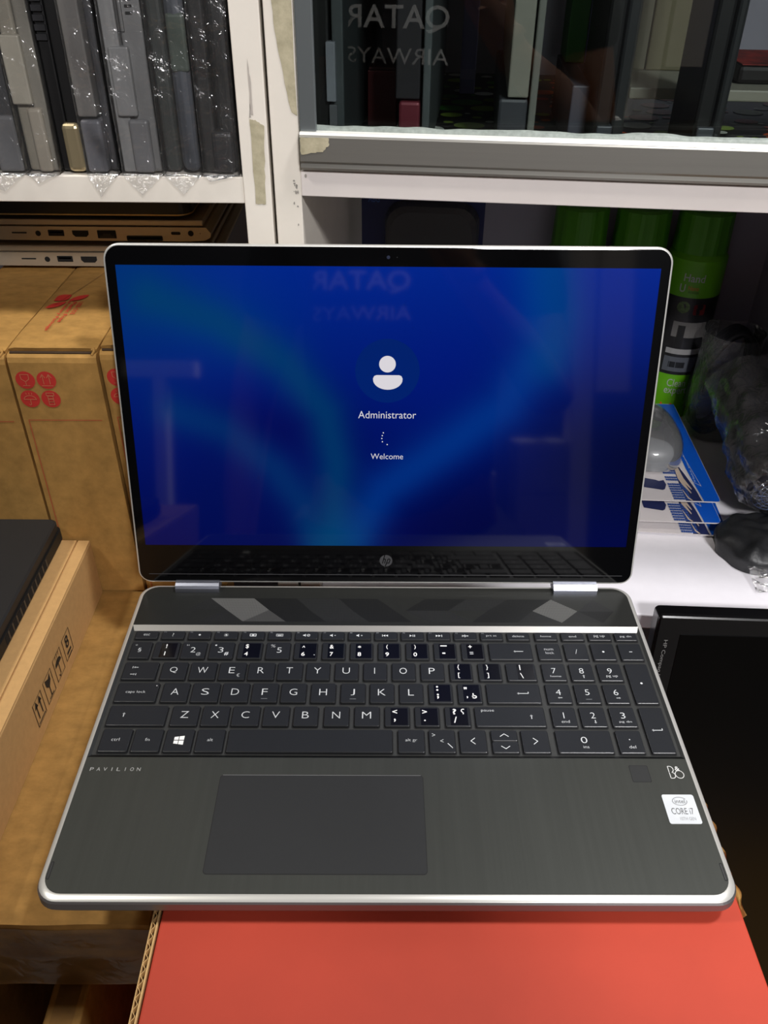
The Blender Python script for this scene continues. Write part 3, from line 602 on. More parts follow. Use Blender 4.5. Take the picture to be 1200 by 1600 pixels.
# number row
def stk(up, lo, extra=None, x=-1.5, sx0=-4.0, sx1=6.5):
    L = [('k', sx0, sx1, -6.8, 6.4)]
    L += [T_(up[0], x + up[1], 3.6, up[2], up[3], 0.012, STKW()), T_(lo[0], x + lo[1], -3.2, lo[2], lo[3], 0.012, STKW())]
    return L + (extra or [])
NUM = [(-171.2, -157.9), (-155.4, -138.9), (-137, -120.8), (-118.3, -102.3), (-99.3, -83.3), (-80.4, -64.6), (-61.6, -46.5), (-42.8, -27.5), (-24, -9), (-5.3, 9.5), (13.3, 28.4), (32.1, 46.9), (50.6, 65.6), (69.2, 97.7), (101.7, 117), (120, 135.2), (138.2, 153.5), (156.8, 171.8)]
NI = [[T_('§', -.5, 0, 2.2, 3.8), T_('°', -3.5, 4.5, 1.2, 1.2)],
      stk(('!', 0, .8, 3.6), ('1', 0, None, 3.6), None, -.5), [T_('2', -.5, .3, 3.4, 4.8), T_('"', -4.5, 4.5, 1.5, 1.2), T_('@', 3.6, -3.6, 3, 3)], [T_('3', -.5, .3, 3.4, 4.8), ('f', circ(-4.3, 4.6, .7, 8)), T_('#', 3.6, -3.2, 2.8, 3.2, 0.02)],
      stk(('$', 0, 2.2, 4.2), ('4', 0, 2.4, 3.6), None, -2.2, -4.5, 6.8), [T_('5', .8, .3, 3.2, 4.8), T_('%', -3.6, 4.2, 3, 2.6)],
      stk(('^', 0, 2, 1.8), ('6', 0, 2.4, 3.6), [('f', circ(6, -4, .4, 6))], -1.5, -4.0, 7), stk(('&', 0, 2.8, 3.6), ('7', 0, 2.2, 3.6)), stk(('*', 0, 2.2, 2.2), ('8', 0, 2.4, 3.6)), stk(('(', 0, 1.1, 4.2), ('9', 0, 2.4, 3.6)), stk((')', 0, 1.1, 4.2), ('0', 0, 2.4, 3.6)),
      [('k', -4, 6.5, -6.8, 6.4), ('f', [(-3, 4.4), (1.4, 4.4), (1.4, 5.3), (-3, 5.3)], STKW()), ('f', [(-2, -2.6), (0, -2.6), (0, -1.4), (-2, -1.4)], STKW())],
      [('k', -4, 6.5, -6.8, 6.4), T_('+', -1.5, 4.2, 2.4, 2.8, 0.012, STKW()), T_('=', -1, -1.8, 2.4, 2.0, 0.0, LEG())],
      arrow(5.2, 0, 6.6, 'L'), [T_('num', 0, 1.9, 6, 1.6), T_('lock', .3, -1.2, 5.6, 2.0)], [T_('/', 0, 0, 1.6, 4.2)], [('f', circ(0, 0, .8, 10))], [('s', [(-1, 0), (1, 0)], .5)]]
for (x0, x1), it in zip(NUM, NI): key(x0, x1, 166.2, 181.2, it)
QX = [(-171.1, -149.4), (-146.4, -130.2), (-127.8, -111), (-108.9, -91.8), (-89.9, -73), (-70.9, -54.8), (-52.1, -37), (-33.4, -18.3), (-14.8, .2), (3.8, 18.9), (22.5, 37.6), (41.4, 56), (60.2, 75), (78.6, 97.6), (102, 117), (120.2, 135), (138.5, 153.8)]
def dot(dx, dy, m_=None): return ('f', circ(dx, dy, .4, 8), m_ or LEG())
def stk2(up, lo, x=-1.5, s0=-4.2, s1=6.2, ex=()): return [('k', s0, s1, -6.6, 6.8), T_(up[0], x + up[3], 3.9, up[1], up[2], 0.0, STKW()), T_(lo[0], x, -3.2, lo[1], lo[2], 0.0, STKW())] + list(ex)
QI = [arrow(-3.3, 2.8, 3.2, 'L', .8, .4) + [('s', [(-5.4, 3.7), (-5.4, 1.9)], .35)] + arrow(-4.3, -3.2, 3.2, 'R', .8, .4) + [('s', [(-2.2, -2.3), (-2.2, -4.1)], .35)]]
for ch in 'QWERTYUIOP':
    it = [T_(ch, -.4, .6, {'I': .5, 'W': 6.6, 'T': 4.2, 'E': 3.8, 'P': 3.9, 'R': 4.2}.get(ch, 4.8), 5.2)]
    if ch == 'E': it.append(T_('€', 4.2, -3.6, 2, 2.8))
    QI.append(it)
QI += [stk2(('{', None, 4.6, 0), ('[', None, 4.6)), stk2(('}', None, 4.6, 0), (']', None, 4.6)), stk2(('|', .6, 4.6, -.5), ('\\', 2, 4.6), 0, -2.5, 8)]
QI += [[T_('7', 0, 1.2, 2.8, 4.6), T_('home', .6, -3.5, 7, 1.6)], [T_('8', 0, 1.2, 2.9, 4.6)] + arrow(.7, -3.6, 2.8, 'U', .8, .45), [T_('9', 0, 1.2, 2.9, 4.6), T_('pg up', .6, -3.7, 7.4, 2.0)]]
for (x0, x1), it in zip(QX, QI): key(x0, x1, 147.6, 162.4, it)
AX = [(-171, -145.2), (-142, -125.6), (-123.2, -106.2), (-104.2, -87.4), (-85.2, -69), (-66.8, -51), (-47.8, -32.3), (-28.9, -13.5), (-10.4, 4.8), (8.3, 23.2), (26.9, 41.8), (45.4, 60.4), (63.8, 97.6), (101.7, 116.9), (120.1, 135.3), (138.6, 153.4)]
AI = [[T_('caps lock', -.8, 0, 12.4, 2.6), dot(11.5, 5.4)]]
for ch in 'ASDFGHJKL':
    it = [T_(ch, -.2, .6, {'J': 2.6, 'F': 3.6, 'L': 3.6}.get(ch, 4.9), 5.2)]
    if ch in 'FJ': it.append(('s', [(-2, -5), (2, -5)], .3, LEGD()))
    AI.append(it)
AI += [[('k', -4.2, 6.2, -6.6, 7), ('f', circ(-2, 5.3, .7, 8), STKW()), ('f', circ(-2, 2.6, .7, 8), STKW()), ('f', circ(-1.8, -1.2, .7, 8), STKW()), T_(',', -1.8, -3.6, 1.2, 2.4, .03, STKW())],
       [('k', -4.2, 6.2, -6.8, 7), T_('"', -2.6, 4.2, 1.9, 1.9, .02, STKW()), T_(',', -1.8, -3.4, .9, 1.8, .02, STKW()), ('s', arcp(2.6, -3.0, 1.3, 1.0, -2.6, 3.0, 12), .7, STKW()), ('s', [(2.0, 0), (2.0, -2.8)], .7, STKW())],
       arrow(5.8, 0, 7.4, 'L') + [('s', [(9.4, 0), (9.4, 1.4)], .45)],
       [T_('4', 0, 1.2, 3.2, 4.6)] + arrow(.4, -3.4, 2.8, 'L', .7, .4), [T_('5', 0, 1.2, 2.8, 4.6), ('s', [(-1.8, -4.6), (2, -4.6)], .3, LEGD())], [T_('6', 0, 1.2, 2.9, 4.6)] + arrow(.8, -3.5, 2.8, 'R', .7, .4)]
for (x0, x1), it in zip(AX, AI): key(x0, x1, 128.7, 144.4, it)
ZX = [(-171.1, -135.6), (-132.3, -115.8), (-113.6, -97.2), (-95, -78.4), (-76, -60.1), (-57.2, -42.3), (-38.5, -23.2), (-19.7, -4.5), (-1.1, 14.1), (17.5, 32.4), (36.1, 51.5), (54.7, 97.6), (102, 116.8), (119.8, 135.1), (138.4, 153.6)]
ZI = [arrow(-8.4, .6, 3.4, 'U', .9, .45)]
for ch in 'ZXCVBNM': ZI.append([T_(ch, -.3, .8, {'B': 4.2, 'M': 5.6}.get(ch, 4.9), 5.2)])
ZI += [stk(('<', 0, 3, 3), (',', 0, 1.2, 2.6)), stk(('>', 0, 3, 3), ('.', 0, 1.1, 1.1)),
       [('k', -4.6, 6.2, -6.8, 6.8), T_('?', -1.8, 3.8, 2.3, 4.4, .02, STKW()), T_('/', -1.6, -2.6, 1.9, 4.8, .02, STKW()), ('s', [(3.6, 1.8), (3.6, 3)] + arcp(3.6, 4.6, 1.1, 1.2, -2.2, -5.4, 10), .6, STKW())],
       [T_('pause', -13.5, 4.4, 8, 2.0)] + arrow(13.2, 0, 3.4, 'U', .9, .45),
       [T_('1', 0, 1.2, None, 4.6), T_('end', .4, -3.6, 5, 2.0)], [T_('2', 0, 1.2, 2.9, 4.6)] + arrow(.7, -3.8, 2.8, 'D', .8, .45), [T_('3', 0, 1.2, 2.9, 4.6), T_('pg dn', .6, -3.8, 7.6, 2.0)]]
for (x0, x1), it in zip(ZX, ZI): key(x0, x1, 110.1, 125.3, it)
SX = [(-170.6, -153.3), (-151.3, -134.7), (-132.3, -116), (-113.7, -97.4), (-95, 3.3), (6.8, 22.5), (25.4, 40.9), (43.6, 59.6)]
win = [('f', [(a, c) for a, c in q], STKW()) for q in ([(-2.9, .3), (-.3, .3), (-.3, 2.8), (-2.9, 2.4)], [(.1, .3), (3, .3), (3, 3.3), (.1, 2.9)], [(-2.9, -2.4), (-.3, -2.8), (-.3, -.2), (-2.9, -.2)], [(.1, -2.9), (3, -3.3), (3, -.2), (.1, -.2)])]
SI = [[T_('ctrl', 0, .5, 4.8, 2.2)], [T_('fn', 0, .5, 2.6, 2.2)], win, [T_('alt', 0, .5, 3.4, 2.2)], [], [T_('alt gr', 0, .5, 7, 2.6)],
      [T_('>', -5, 4.6, 2, 2.2), T_('<', -.2, .2, 2, 2.2), ('s', [(3.2, -1.6), (6, -5)], .45)], [('s', [(1.3, 2.5), (-1.3, .2), (1.3, -2.1)], .45)]]
for (x0, x1), it in zip(SX, SI): key(x0, x1, 90.6, 107.1, it)
key(62.9, 78.5, 99.3, 107.1, [('s', [(-2.6, -.8), (0, 1.2), (2.6, -.8)], .45)]); key(62.9, 78.5, 90.6, 98.6, [('s', [(-2.6, .8), (0, -1.2), (2.6, .8)], .45)])
key(81, 97.1, 90.6, 107.1, [('s', [(-1.3, 2.5), (1.3, .2), (-1.3, -2.1)], .45)])
key(101.8, 134.8, 90.6, 107.1, [T_('0', 0, 1.2, 3.8, 4.6), T_('ins', .4, -3.9, 3.4, 1.9)]); key(138.3, 153.2, 90.6, 107.1, [dot(0, 1.6), T_('del', .6, -3.8, 4, 2.1)])
key(157.2, 171.6, 128.7, 162.4, [('f', circ(0, 0, .8, 10))]); key(157.1, 171.4, 90.6, 125.3, arrow(0, -.4, 6.6, 'L') + [('s', [(3.3, -.4), (3.3, 1)], .45)])

# ---- lid
THL = math.asin(0.23853)
LT = Matrix.Translation((0, 0.238, 0.004)) @ Matrix.Rotation(-THL, 4, 'X') @ TX       # local x, s(up the lid), z out of the glass
lid = bpy.data.objects.new('lid', None)
lid_m = MB()
Ro = (0.009, 0.009, 0.0105, 0.0105)
def lring(e, z): return [(p[0], p[1], z) for p in rr(-0.1797 - e, 0.1797 + e, 0.0002 - e, 0.2362 + e, [q + e for q in Ro], 8)]
lid_m.loft([lring(-0.0016, -0.0062), lring(0, -0.0045), lring(0, -0.0012), lring(-0.0006, -0.0003), lring(-0.0013, -0.0003)], SILV(), LT, smooth=True)
lid_o = lid_m.build('lid', lap, label='silver screen lid leaning back')
b = MB(); b.loft([lring(-0.0014, -0.0005), lring(-0.0014, -0.0001), lring(-0.0019, 0.0)], BLK(), LT, cap0=False); b.build('bezel_glass', lid_o, label='glossy black bezel')
# chin seam
b = MB(); b.stroke([(-0.172, 0.0072), (0.172, 0.0072)], 0.0004, 0.00012, mat('chin_seam', (70, 70, 72), 0.3), LT); b.build('bezel_seam', lid_o)
# display: emissive wallpaper with per-vertex colour
dx0, dx1, ds0, ds1 = -0.1722, 0.1722, 0.0303, 0.2232
def seg_d(p, pts):
    best = 9e9
    for a, c in zip(pts, pts[1:]):
        ax, ay = a; vx, vy = c[0] - ax, c[1] - ay; t_ = max(0, min(1, ((p[0] - ax) * vx + (p[1] - ay) * vy) / (vx * vx + vy * vy)))
        best = min(best, math.hypot(p[0] - ax - t_ * vx, p[1] - ay - t_ * vy))
    return best
def wall(px, py):
    # px 0..344 mm from the left, py 0..193 mm from the top
    v_ = py / 193.0; u_ = px / 344.0
    c = [0.0, 42 - 34 * v_, 154 - 70 * v_]
    def mixc(t_, q):
        t_ = max(0, min(1, t_))
        for i in range(3): c[i] = c[i] * (1 - t_) + q[i] * t_
    mixc(math.exp(-((px + 4) / 60) ** 2 - ((py - 10) / 60) ** 2) * .75, (0, 58, 122))
    mixc(math.exp(-((px - 70) / 45) ** 2 - ((py - 35) / 30) ** 2) * .35, (0, 66, 150))
    mixc(math.exp(-((px - 100) / 50) ** 2 - ((py - 110) / 26) ** 2) * .8, (0, 8, 92))
    mixc(math.exp(-((px - 60) / 40) ** 2 - ((py - 165) / 40) ** 2) * .6, (0, 16, 92))
    mixc(math.exp(-((px - 210) / 40) ** 2 - ((py - 70) / 40) ** 2) * .35, (0, 24, 142))
    mixc(math.exp(-((px - 344) / 80) ** 2 - ((py - 130) / 60) ** 2) * .9, (0, 6, 52)); mixc(math.exp(-((px - 240) / 60) ** 2 - ((py - 180) / 40) ** 2) * .6, (0, 6, 62))
    for pts, w_, q, k in (([(20, 20), (62, 35), (105, 62), (130, 95), (137, 130), (135, 175), (130, 193)], 15, (0, 70, 118), .75),
                       ([(28, 95), (62, 107), (95, 135), (112, 160), (122, 193)], 14, (0, 64, 122), .6),
                       ([(264, -5), (272, 50), (250, 90), (215, 117), (170, 150), (150, 185)], 17, (0, 66, 158), .7),
                       ([(278, 0), (284, 30), (280, 60)], 16, (0, 82, 142), .5)):
        mixc(math.exp(-(seg_d((px, py), pts) / w_) ** 2) * k, q)
    mixc(math.exp(-((px - 140) / 22) ** 2 - ((py - 193) / 30) ** 2) * .5, (0, 82, 120))
    return c
NX, NY = 172, 97
vs = []; fs = []; cols = []
for j in range(NY + 1):
    for i in range(NX + 1):
        vs.append(LT @ Vector((dx0 + (dx1 - dx0) * i / NX, ds1 + (ds0 - ds1) * j / NY, 0.00015))); cols.append(s2l(wall(344 * i / NX, 193 * j / NY)))
for j in range(NY):
    for i in range(NX): a = j * (NX + 1) + i; fs.append((a, a + NX + 1, a + NX + 2, a + 1))
me = bpy.data.meshes.new('display'); me.from_pydata(vs, [], fs); ca = me.color_attributes.new('wallpaper', 'FLOAT_COLOR', 'POINT')
for i, c in enumerate(cols): ca.data[i].color = (*c, 1)
dm = mat('lit_display', (1, 1, 3), 0.05, spec=0.4); nt = dm.node_tree; an = nt.nodes.new('ShaderNodeAttribute'); an.attribute_name = 'wallpaper'
nt.links.new(an.outputs['Color'], nt.nodes['Principled BSDF'].inputs['Emission Color']); nt.nodes['Principled BSDF'].inputs['Emission Strength'].default_value = 0.74
me.materials.append(dm); disp = bpy.data.objects.new('display', me); COL.objects.link(disp); disp.parent = lid_o; disp['label'] = 'lit blue display with a login screen'
UIW = mat('lit_white_ui', (10, 10, 10), 0.1, emit=(226, 222, 228), estr=0.9); UIB = mat('lit_blue_ui', (1, 1, 3), 0.1, emit=(0, 34, 112), estr=0.9)
b = MB(); z = 0.0003
b.flat(circ(-0.0003, 0.1567, 0.0213, 40), z - .00007, UIB, LT)
b.flat(circ(-0.0003, 0.1614, 0.0055, 28), z, UIW, LT)
b.flat([(-0.0075, 0.1541), (-0.0090, 0.1535), (-0.0098, 0.1518)] + [(-0.0098 * math.cos(a), 0.1512 - 0.0069 * math.sin(a)) for a in [k * pi / 16 for k in range(1, 16)]] + [(0.0098, 0.1518), (0.0090, 0.1535), (0.0075, 0.1541)], z, UIW, LT)
b.text('Administrator', -0.0002, 0.1271, 0.0390, 0.0050, z, UIW, LT, -0.004); b.text('Welcome', -0.0001, 0.0977, 0.0222, 0.0040, z, UIW, LT, -0.004)
for (ax, ay) in ((-0.0035, 0.1145), (-0.0042, 0.1125), (-0.0045, 0.1105), (-0.0041, 0.1082), (-0.0008, 0.1062)): b.flat(circ(ax + .0008, ay, 0.00045, 8), z, UIW, LT)
b.build('login_prompt', lid_o, label='white user icon with Administrator and Welcome lettering')
b = MB(); b.flat(circ(-0.0003, 0.2289, 0.0011, 14), 0.0002, mat('camera_lens', (40, 44, 60), 0.1), LT); b.flat(circ(0.0052, 0.2289, 0.0004, 8), 0.0002, mat('camera_led', (30, 30, 32), 0.2), LT); b.build('webcam', lid_o)
b = MB(); GL = mat('dim_logo_grey', (74, 74, 76), 0.35, 0.4); b.flat(circ(-0.0001, 0.0186, 0.0046, 30), 0.0002, GL, LT)
for (pts) in ([(-0.0010, 0.0232), (-0.0026, 0.0165)], [(-0.0018, 0.0198), (-0.0008, 0.0200), (-0.0004, 0.0194), (-0.0011, 0.0165)], [(0.0014, 0.0200), (-0.0006, 0.0140)], [(0.0014, 0.0200), (0.0025, 0.0200), (0.0028, 0.0192), (0.0021, 0.0168), (0.0005, 0.0168)]):
    b.stroke(pts, 0.0006, 0.0003, BLK(), LT)
b.build('round_brand_logo', lid_o)
# hinges
for hx in (-0.1369, 0.1378):
    b = MB(); prof = []
    for k in range(9):
        a = pi * k / 8; prof.append((0.2378 - 0.0062 * math.cos(a), 0.0012 + 0.0052 * math.sin(a)))
    prof = [(0.2316, -0.0015)] + prof + [(0.2440, -0.0015)]
    b.loft([[(hx - 0.0158, p[0], p[1]) for p in prof], [(hx + 0.0158, p[0], p[1]) for p in prof]], CHROME()); b.build('hinge', lap, 0.0005, 2, label='polished metal hinge')

# ---------------------------------------------------------------- laptops standing on the left shelf
BAG = clear('clear_plastic_bag', 0.96, 1.8, 0.12, 1.0, 90, 0.03, 0.018)
def standing(x0, x1, label, segs, back_m, side_m, bag=True, gap=None, tip=None, yf=0.338, h=0.335, depth=0.235, gap_m=None, seed=1, lean=0.0):
    """a closed laptop on its short side, hinge edge to the front. segs: list of (part, u0, u1, z0, z1, material, set-back)"""
    t = thing('upright_laptop', label, 'laptop', (x0, yf, 0.2636), group='laptops standing on the upper left shelf')
    W = x1 - x0
    for (nm, u0, u1, z0, z1, m_, dy, bev) in segs:
        b = MB(); b.box(u0 * W, u1 * W, dy, depth - 0.006 * (nm != 'base'), z0 + 0.001, z1, m_); b.build(nm, t, bev, 3)
    if bag:
        b = MB(); e = 0.0005
        def fn(u, v):
            x = -e + u * (W + 2 * e); z = v * (h + 0.004) + 0.0008
            q = (x * 60, z * 30, seed * 3.3); d = -0.0022 + 0.0016 * noise.noise(q) - 0.001 * (1 - abs(2 * u - 1)) * noise.noise((z * 50, seed, 1))
            return (x + (0.001 * noise.noise((z * 30, seed, 2)) if 0 < u < 1 else 0), d, z)
        b.grid(fn, 10, 50, BAG)
        for (xx, s_) in ((-e, 1), (W + e, -1)):
            b.grid(lambda u, v, xx=xx: (xx + (0.0006 * noise.noise((u * 9, v * 9, seed))), fn(0 if xx < 0 else 1, v)[1] + u * (depth - 0.03), v * (h + 0.004) + 0.0008), 8, 30, BAG)
        if tip:
            tx, tz = tip
            def tp(u, v):   # the folded corner hanging over the shelf edge
                a = fn(u, 0); px = tx; return (a[0] * (1 - v) + px * v, a[1] * (1 - v) - 0.006 * v + 0.0012 * noise.noise((u * 8 + seed, v * 9, 3)) - 0.002 * (v > 0), a[2] * (1 - v) + tz * v)
            b.grid(tp, 8, 6, clear('crinkled_bag_corner', 0.9, 1.6, 0.14, 1.0, 160, 0.06, 0.05))
        b.build('plastic_bag', t, label='clear plastic bag')
    return t
S_ = lambda c, r=0.45, me=0.12: mat('shell_%d_%d_%d' % c, c, r, me, var=0.05, scale=60)
gA = (0.0, 1.0)
standing(-0.275, -0.2335, 'dark grey laptop in a clear bag at the far left of the upper shelf',
         [('base', 0.0, 0.55, 0, 0.335, S_((74, 74, 76)), 0.006, .002), ('lid', 0.58, 1.0, 0, 0.335, S_((66, 66, 68)), 0.004, .002), ('hinge_cover', 0.6, 0.98, 0.0, 0.034, S_((120, 120, 122)), 0.0, .002)], None, None, tip=(0.028, -0.009), seed=1)
standing(-0.2320, -0.2118, 'beige grey laptop in a clear bag, second from the left on the upper shelf',
         [('base', 0.0, 0.48, 0, 0.335, S_((150, 144, 130)), 0.004, .002), ('lid', 0.52, 1.0, 0, 0.335, S_((140, 136, 126)), 0.003, .002), ('hinge_cover', 0.0, 0.6, 0.0395, 0.078, S_((176, 170, 156)), -0.0005, .001), ('hinge_cover', 0.35, 0.8, 0.0, 0.0385, S_((168, 160, 146)), 0.0, .002)], None, None, tip=(0.008, -0.004), seed=2)
t = standing(-0.2108, -0.1945, 'slim black laptop with a silver hinge end and no bag on the upper shelf',
         [('base', 0.0, 0.45, 0, 0.335, BLKP(), 0.005, .001), ('lid', 0.52, 1.0, 0, 0.335, BLKP(), 0.003, .001), ('hinge_cover', 0.3, 1.0, 0.0, 0.030, mat('champagne_hinge', (200, 184, 148), 0.3, 0.8), 0.0, .003)], None, None, bag=False, seed=3)
b = MB()
for k in range(14): b.box(0.0003, 0.0066, 0.0035, 0.0052, 0.075 + k * 0.005, 0.0782 + k * 0.005, mat('vent_rib', (40, 40, 42), 0.35)); 
b.build('vent_ribs', t)
standing(-0.1935, -0.1740, 'grey laptop with a darker lid in a clear bag right of the slim black one',
         [('base', 0.0, 0.60, 0.0328, 0.335, S_((118, 115, 112)), 0.0, .001), ('lid', 0.64, 1.0, 0, 0.335, S_((66, 66, 70)), 0.005, .003), ('hinge_cover', 0.0, 0.66, 0.0, 0.032, S_((112, 112, 118)), 0.0, .002)], None, None, tip=(0.008, -0.012), seed=4)
t = standing(-0.1708, -0.1455, 'silver grey laptop with side vents in a clear bag on the upper shelf',
         [('base', 0.42, 1.0, 0.0, 0.335, S_((132, 132, 132)), 0.003, .002), ('lid', 0.0, 0.36, 0, 0.335, S_((142, 142, 142)), 0.002, .001), ('hinge_cover', 0.10, 0.58, 0.0335, 0.0725, S_((140, 140, 140)), -0.0012, .001), ('hinge_cover', 0.30, 0.80, 0.0, 0.0325, S_((126, 126, 128)), -0.0006, .002)], None, None, tip=(0.012, -0.011), seed=5)
b = MB()
for k in range(12): b.box(0.0155, 0.0195, 0.0021, 0.0033, 0.089 + k * 0.0036, 0.0902 + k * 0.0036, mat('vent_gap', (4, 4, 4), 0.9))
b.stroke([(0.0095, 0.080), (0.0135, 0.080), (0.0135, 0.100), (0.0095, 0.100)], 0.0003, -0.0022, mat('vent_gap', (4, 4, 4), 0.9), TX, True); b.build('vent_grille', t)
standing(-0.1440, -0.1205, 'dark blue grey laptop in a creased bag second from the white post',
         [('base', 0.0, 0.42, 0, 0.335, S_((58, 62, 60)), 0.004, .003), ('lid', 0.46, 1.0, 0, 0.335, S_((84, 88, 96)), 0.0, .006), ('hinge_cover', 0.5, 0.98, 0.058, 0.09, S_((84, 94, 86)), -0.0006, .002)], None, None, tip=(0.012, -0.010), seed=6)
standing(-0.1190, -0.0965, 'black laptop in a clear bag against the white post on the upper shelf',
         [('base', 0.0, 0.40, 0, 0.335, mat('scuffed_black_shell', (34, 34, 34), 0.5, var=0.3, scale=80), 0.003, .002), ('lid', 0.44, 0.98, 0, 0.335, mat('scuffed_black_shell', (34, 34, 34), 0.5), 0.004, .004), ('hinge_cover', 0.28, 0.9, 0.0, 0.026, S_((44, 44, 46)), 0.0, .003)], None, None, tip=(0.005, -0.002), seed=7)

# ---------------------------------------------------------------- laptops lying on the upright cartons
SIL = mat('champagne_silver_shell', (196, 182, 160), 0.35, 0.55, var=0.03, scale=80)
HOLE = mat('port_hole', (6, 6, 6), 0.7); PIN = mat('port_lining', (52, 50, 48), 0.4, 0.5)
def ported(z0, x1, label, full=True, yf=0.449, tz=0.0, rot=0):
    t = thing('silver_laptop', label, 'laptop', (x1, yf, z0), (0, 0, rot), group='silver laptops stacked under the left shelf')
    Lx = -0.34
    b = MB(); poly = [(Lx, 0.0008), (-0.02, 0.0), (-0.006, 0.0008), (-0.001, 0.0032), (-0.0004, 0.0066), (-0.004, 0.0112), (Lx, 0.0112)]
    b.loft([[(p[0], 0, p[1]) for p in poly][::-1], [(p[0], 0.22, p[1]) for p in poly][::-1]], SIL); b.build('base', t, 0.0006)
    b = MB(); b.box(Lx, -0.006, 0.0008, 0.219, 0.0119, 0.0166, SIL); b.build('lid', t, 0.001)
    b = MB(); T = Matrix.Translation((0, 0, 0.0062)) @ TX; z = 0.0003
    def hole(cx, w_, h_, r=0.0004, dy=0, m_=HOLE): b.flat(rr(cx - w_ / 2, cx + w_ / 2, dy - h_ / 2, dy + h_ / 2, r, 4), z, m_, T)
    X = lambda u: (u - 333) / 2000 * 1.0
    hole(X(25), .012, .0011, .0005); b.flat(circ(X(55), -.0004, .0022, 16), z, HOLE, T); hole(X(84), .0126, .0048); hole(X(84), .0100, .0014, .0002, .0006, PIN)
    b.flat([(X(123) + p[0], p[1] - .0003) for p in ((-.0065, .0024), (.0065, .0024), (.0065, -.0006), (.0045, -.0026), (-.0045, -.0026), (-.0065, -.0006))][::-1], z, HOLE, T)
    if full:
        hole(X(165), .0150, .0064, .0004, -.0008); b.flat([(X(165) + p[0] * mm, p[1] * mm - .0008) for p in ((-6, -3), (-6, -1), (-3, -1), (-3, .6), (3, .6), (3, -1), (6, -1), (6, -3))][::-1], z + .0002, PIN, T)
        hole(X(225), .0290, .0042, .001, -.0038); hole(X(225), .0260, .0012, .0003, -.0036, PIN); hole(X(276), .0076, .0024, .0011, .0004); b.flat(circ(X(300), .0004, .0023, 16), z, HOLE, T); b.flat(circ(X(315), .0004, .0004, 8), z, HOLE, T)
    else:
        hole(X(166), .004, .006, .0004)
    b.build('side_ports', t, label='row of dark connector ports along the silver side')
    return t
t = ported(0.1640, -0.1385, 'lower silver laptop with ports lying on the leaf logo carton', full=False)
for (x, y) in ((-0.03, 0.02), (-0.03, 0.2), (-0.3, 0.02), (-0.3, 0.2)):
    b = MB(); b.box(x - 0.008, x + 0.008, y - 0.003, y + 0.003, -0.0015, 0.001, BLKM()); b.build('rubber_foot', t)
t = ported(0.1850, -0.1412, 'upper silver laptop with ports and network socket stacked under the dark tablet laptop', True)
for (x, y) in ((-0.03, 0.02), (-0.03, 0.2), (-0.3, 0.02), (-0.3, 0.2)):
    b = MB(); b.box(x - 0.008, x + 0.008, y - 0.003, y + 0.003, -0.0042, 0.0008, BLKM()); b.build('rubber_foot', t)
t = thing('dark_laptop', 'thin black laptop with a gold edge line on top of the silver laptops', 'laptop', (-0.1560, 0.449, 0.2050))
b = MB(); b.prism(rr(-0.34, 0, 0, 0.20, 0.012), 0, 0.0105, mat('dark_gloss_shell', (22, 21, 20), 0.3)); b.build('base', t, 0.001)
b = MB(); b.prism(rr(-0.3405, 0.0005, -0.0005, 0.2005, 0.012), 0.0004, 0.0014, mat('gold_edge_line', (196, 170, 116), 0.35, 0.7)); b.build('edge_line', t, label='thin gold line')
b = MB(); b.prism(rr(-0.34, -0.002, 0.0, 0.20, 0.012), 0.0112, 0.0142, mat('gold_edge_line', (196, 170, 116), 0.35, 0.7)); b.build('lid', t, 0.0008)
for (x, y) in ((-0.03, 0.02), (-0.03, 0.18), (-0.3, 0.02), (-0.3, 0.18)):
    b = MB(); b.box(x - 0.006, x + 0.006, y - 0.003, y + 0.003, -0.0032, 0.0004, BLKM()); b.build('rubber_foot', t)

# ---------------------------------------------------------------- monitor at the right
mt_ = thing('monitor', 'black glossy monitor turned on its side leaning against the white shelf edge', 'monitor', (0.2225, 0.2435, -0.0575), (math.radians(-6.6), 0, math.radians(-2.6)))
MWd, MH = 0.31, 0.508
GB = mat('glossy_black_bezel', (9, 9, 10), 0.22); SCN = mat('dark_monitor_panel', (2, 2, 2), 0.3, spec=0.15)
b = MB()
o_ = [(p[0], p[1]) for p in rr(0, MWd, -MH, 0, 0.004, 4)]
# local: x right, z up, front face toward -y at y=0.041
def mring(e, y): return [(p[0], y, p[1]) for p in rr(e, MWd - e, -MH + e, -e, max(0.004 - e, 0.001), 4)]
b.loft([mring(0.0, 0.0475), mring(0.0, 0.036), mring(0.0006, 0.0335), mring(0.002, 0.0325)], GB, smooth=False); b.build('bezel', mt_, label='glossy black bezel')
b = MB(); b.box(0.020, MWd - 0.018, 0.0318, 0.0324, -MH + 0.018, -0.018, SCN); b.build('screen', mt_, label='unlit black screen')
b = MB(); b.text('HP Compaq LA2205wg', 0.0088, -0.024 - 0.033, 0.066, 0.0040, 0.0005, mat('dim_grey_print', (120, 120, 118), 0.5), Matrix.Translation((0, 0.0325, 0)) @ TX, rot=-pi / 2); b.build('model_lettering', mt_)
b = MB(); b.box(0.012, MWd - 0.012, 0.0476, 0.0500, -MH + 0.012, -0.035, BLKM()); b.build('back_shell', mt_, 0.002)
plain('storage_carton', 0.22, 0.58, -0.05, 0.285, FZ + 0.001, -0.5790, 'brown carton on the floor that the black monitor stands on', CARD())

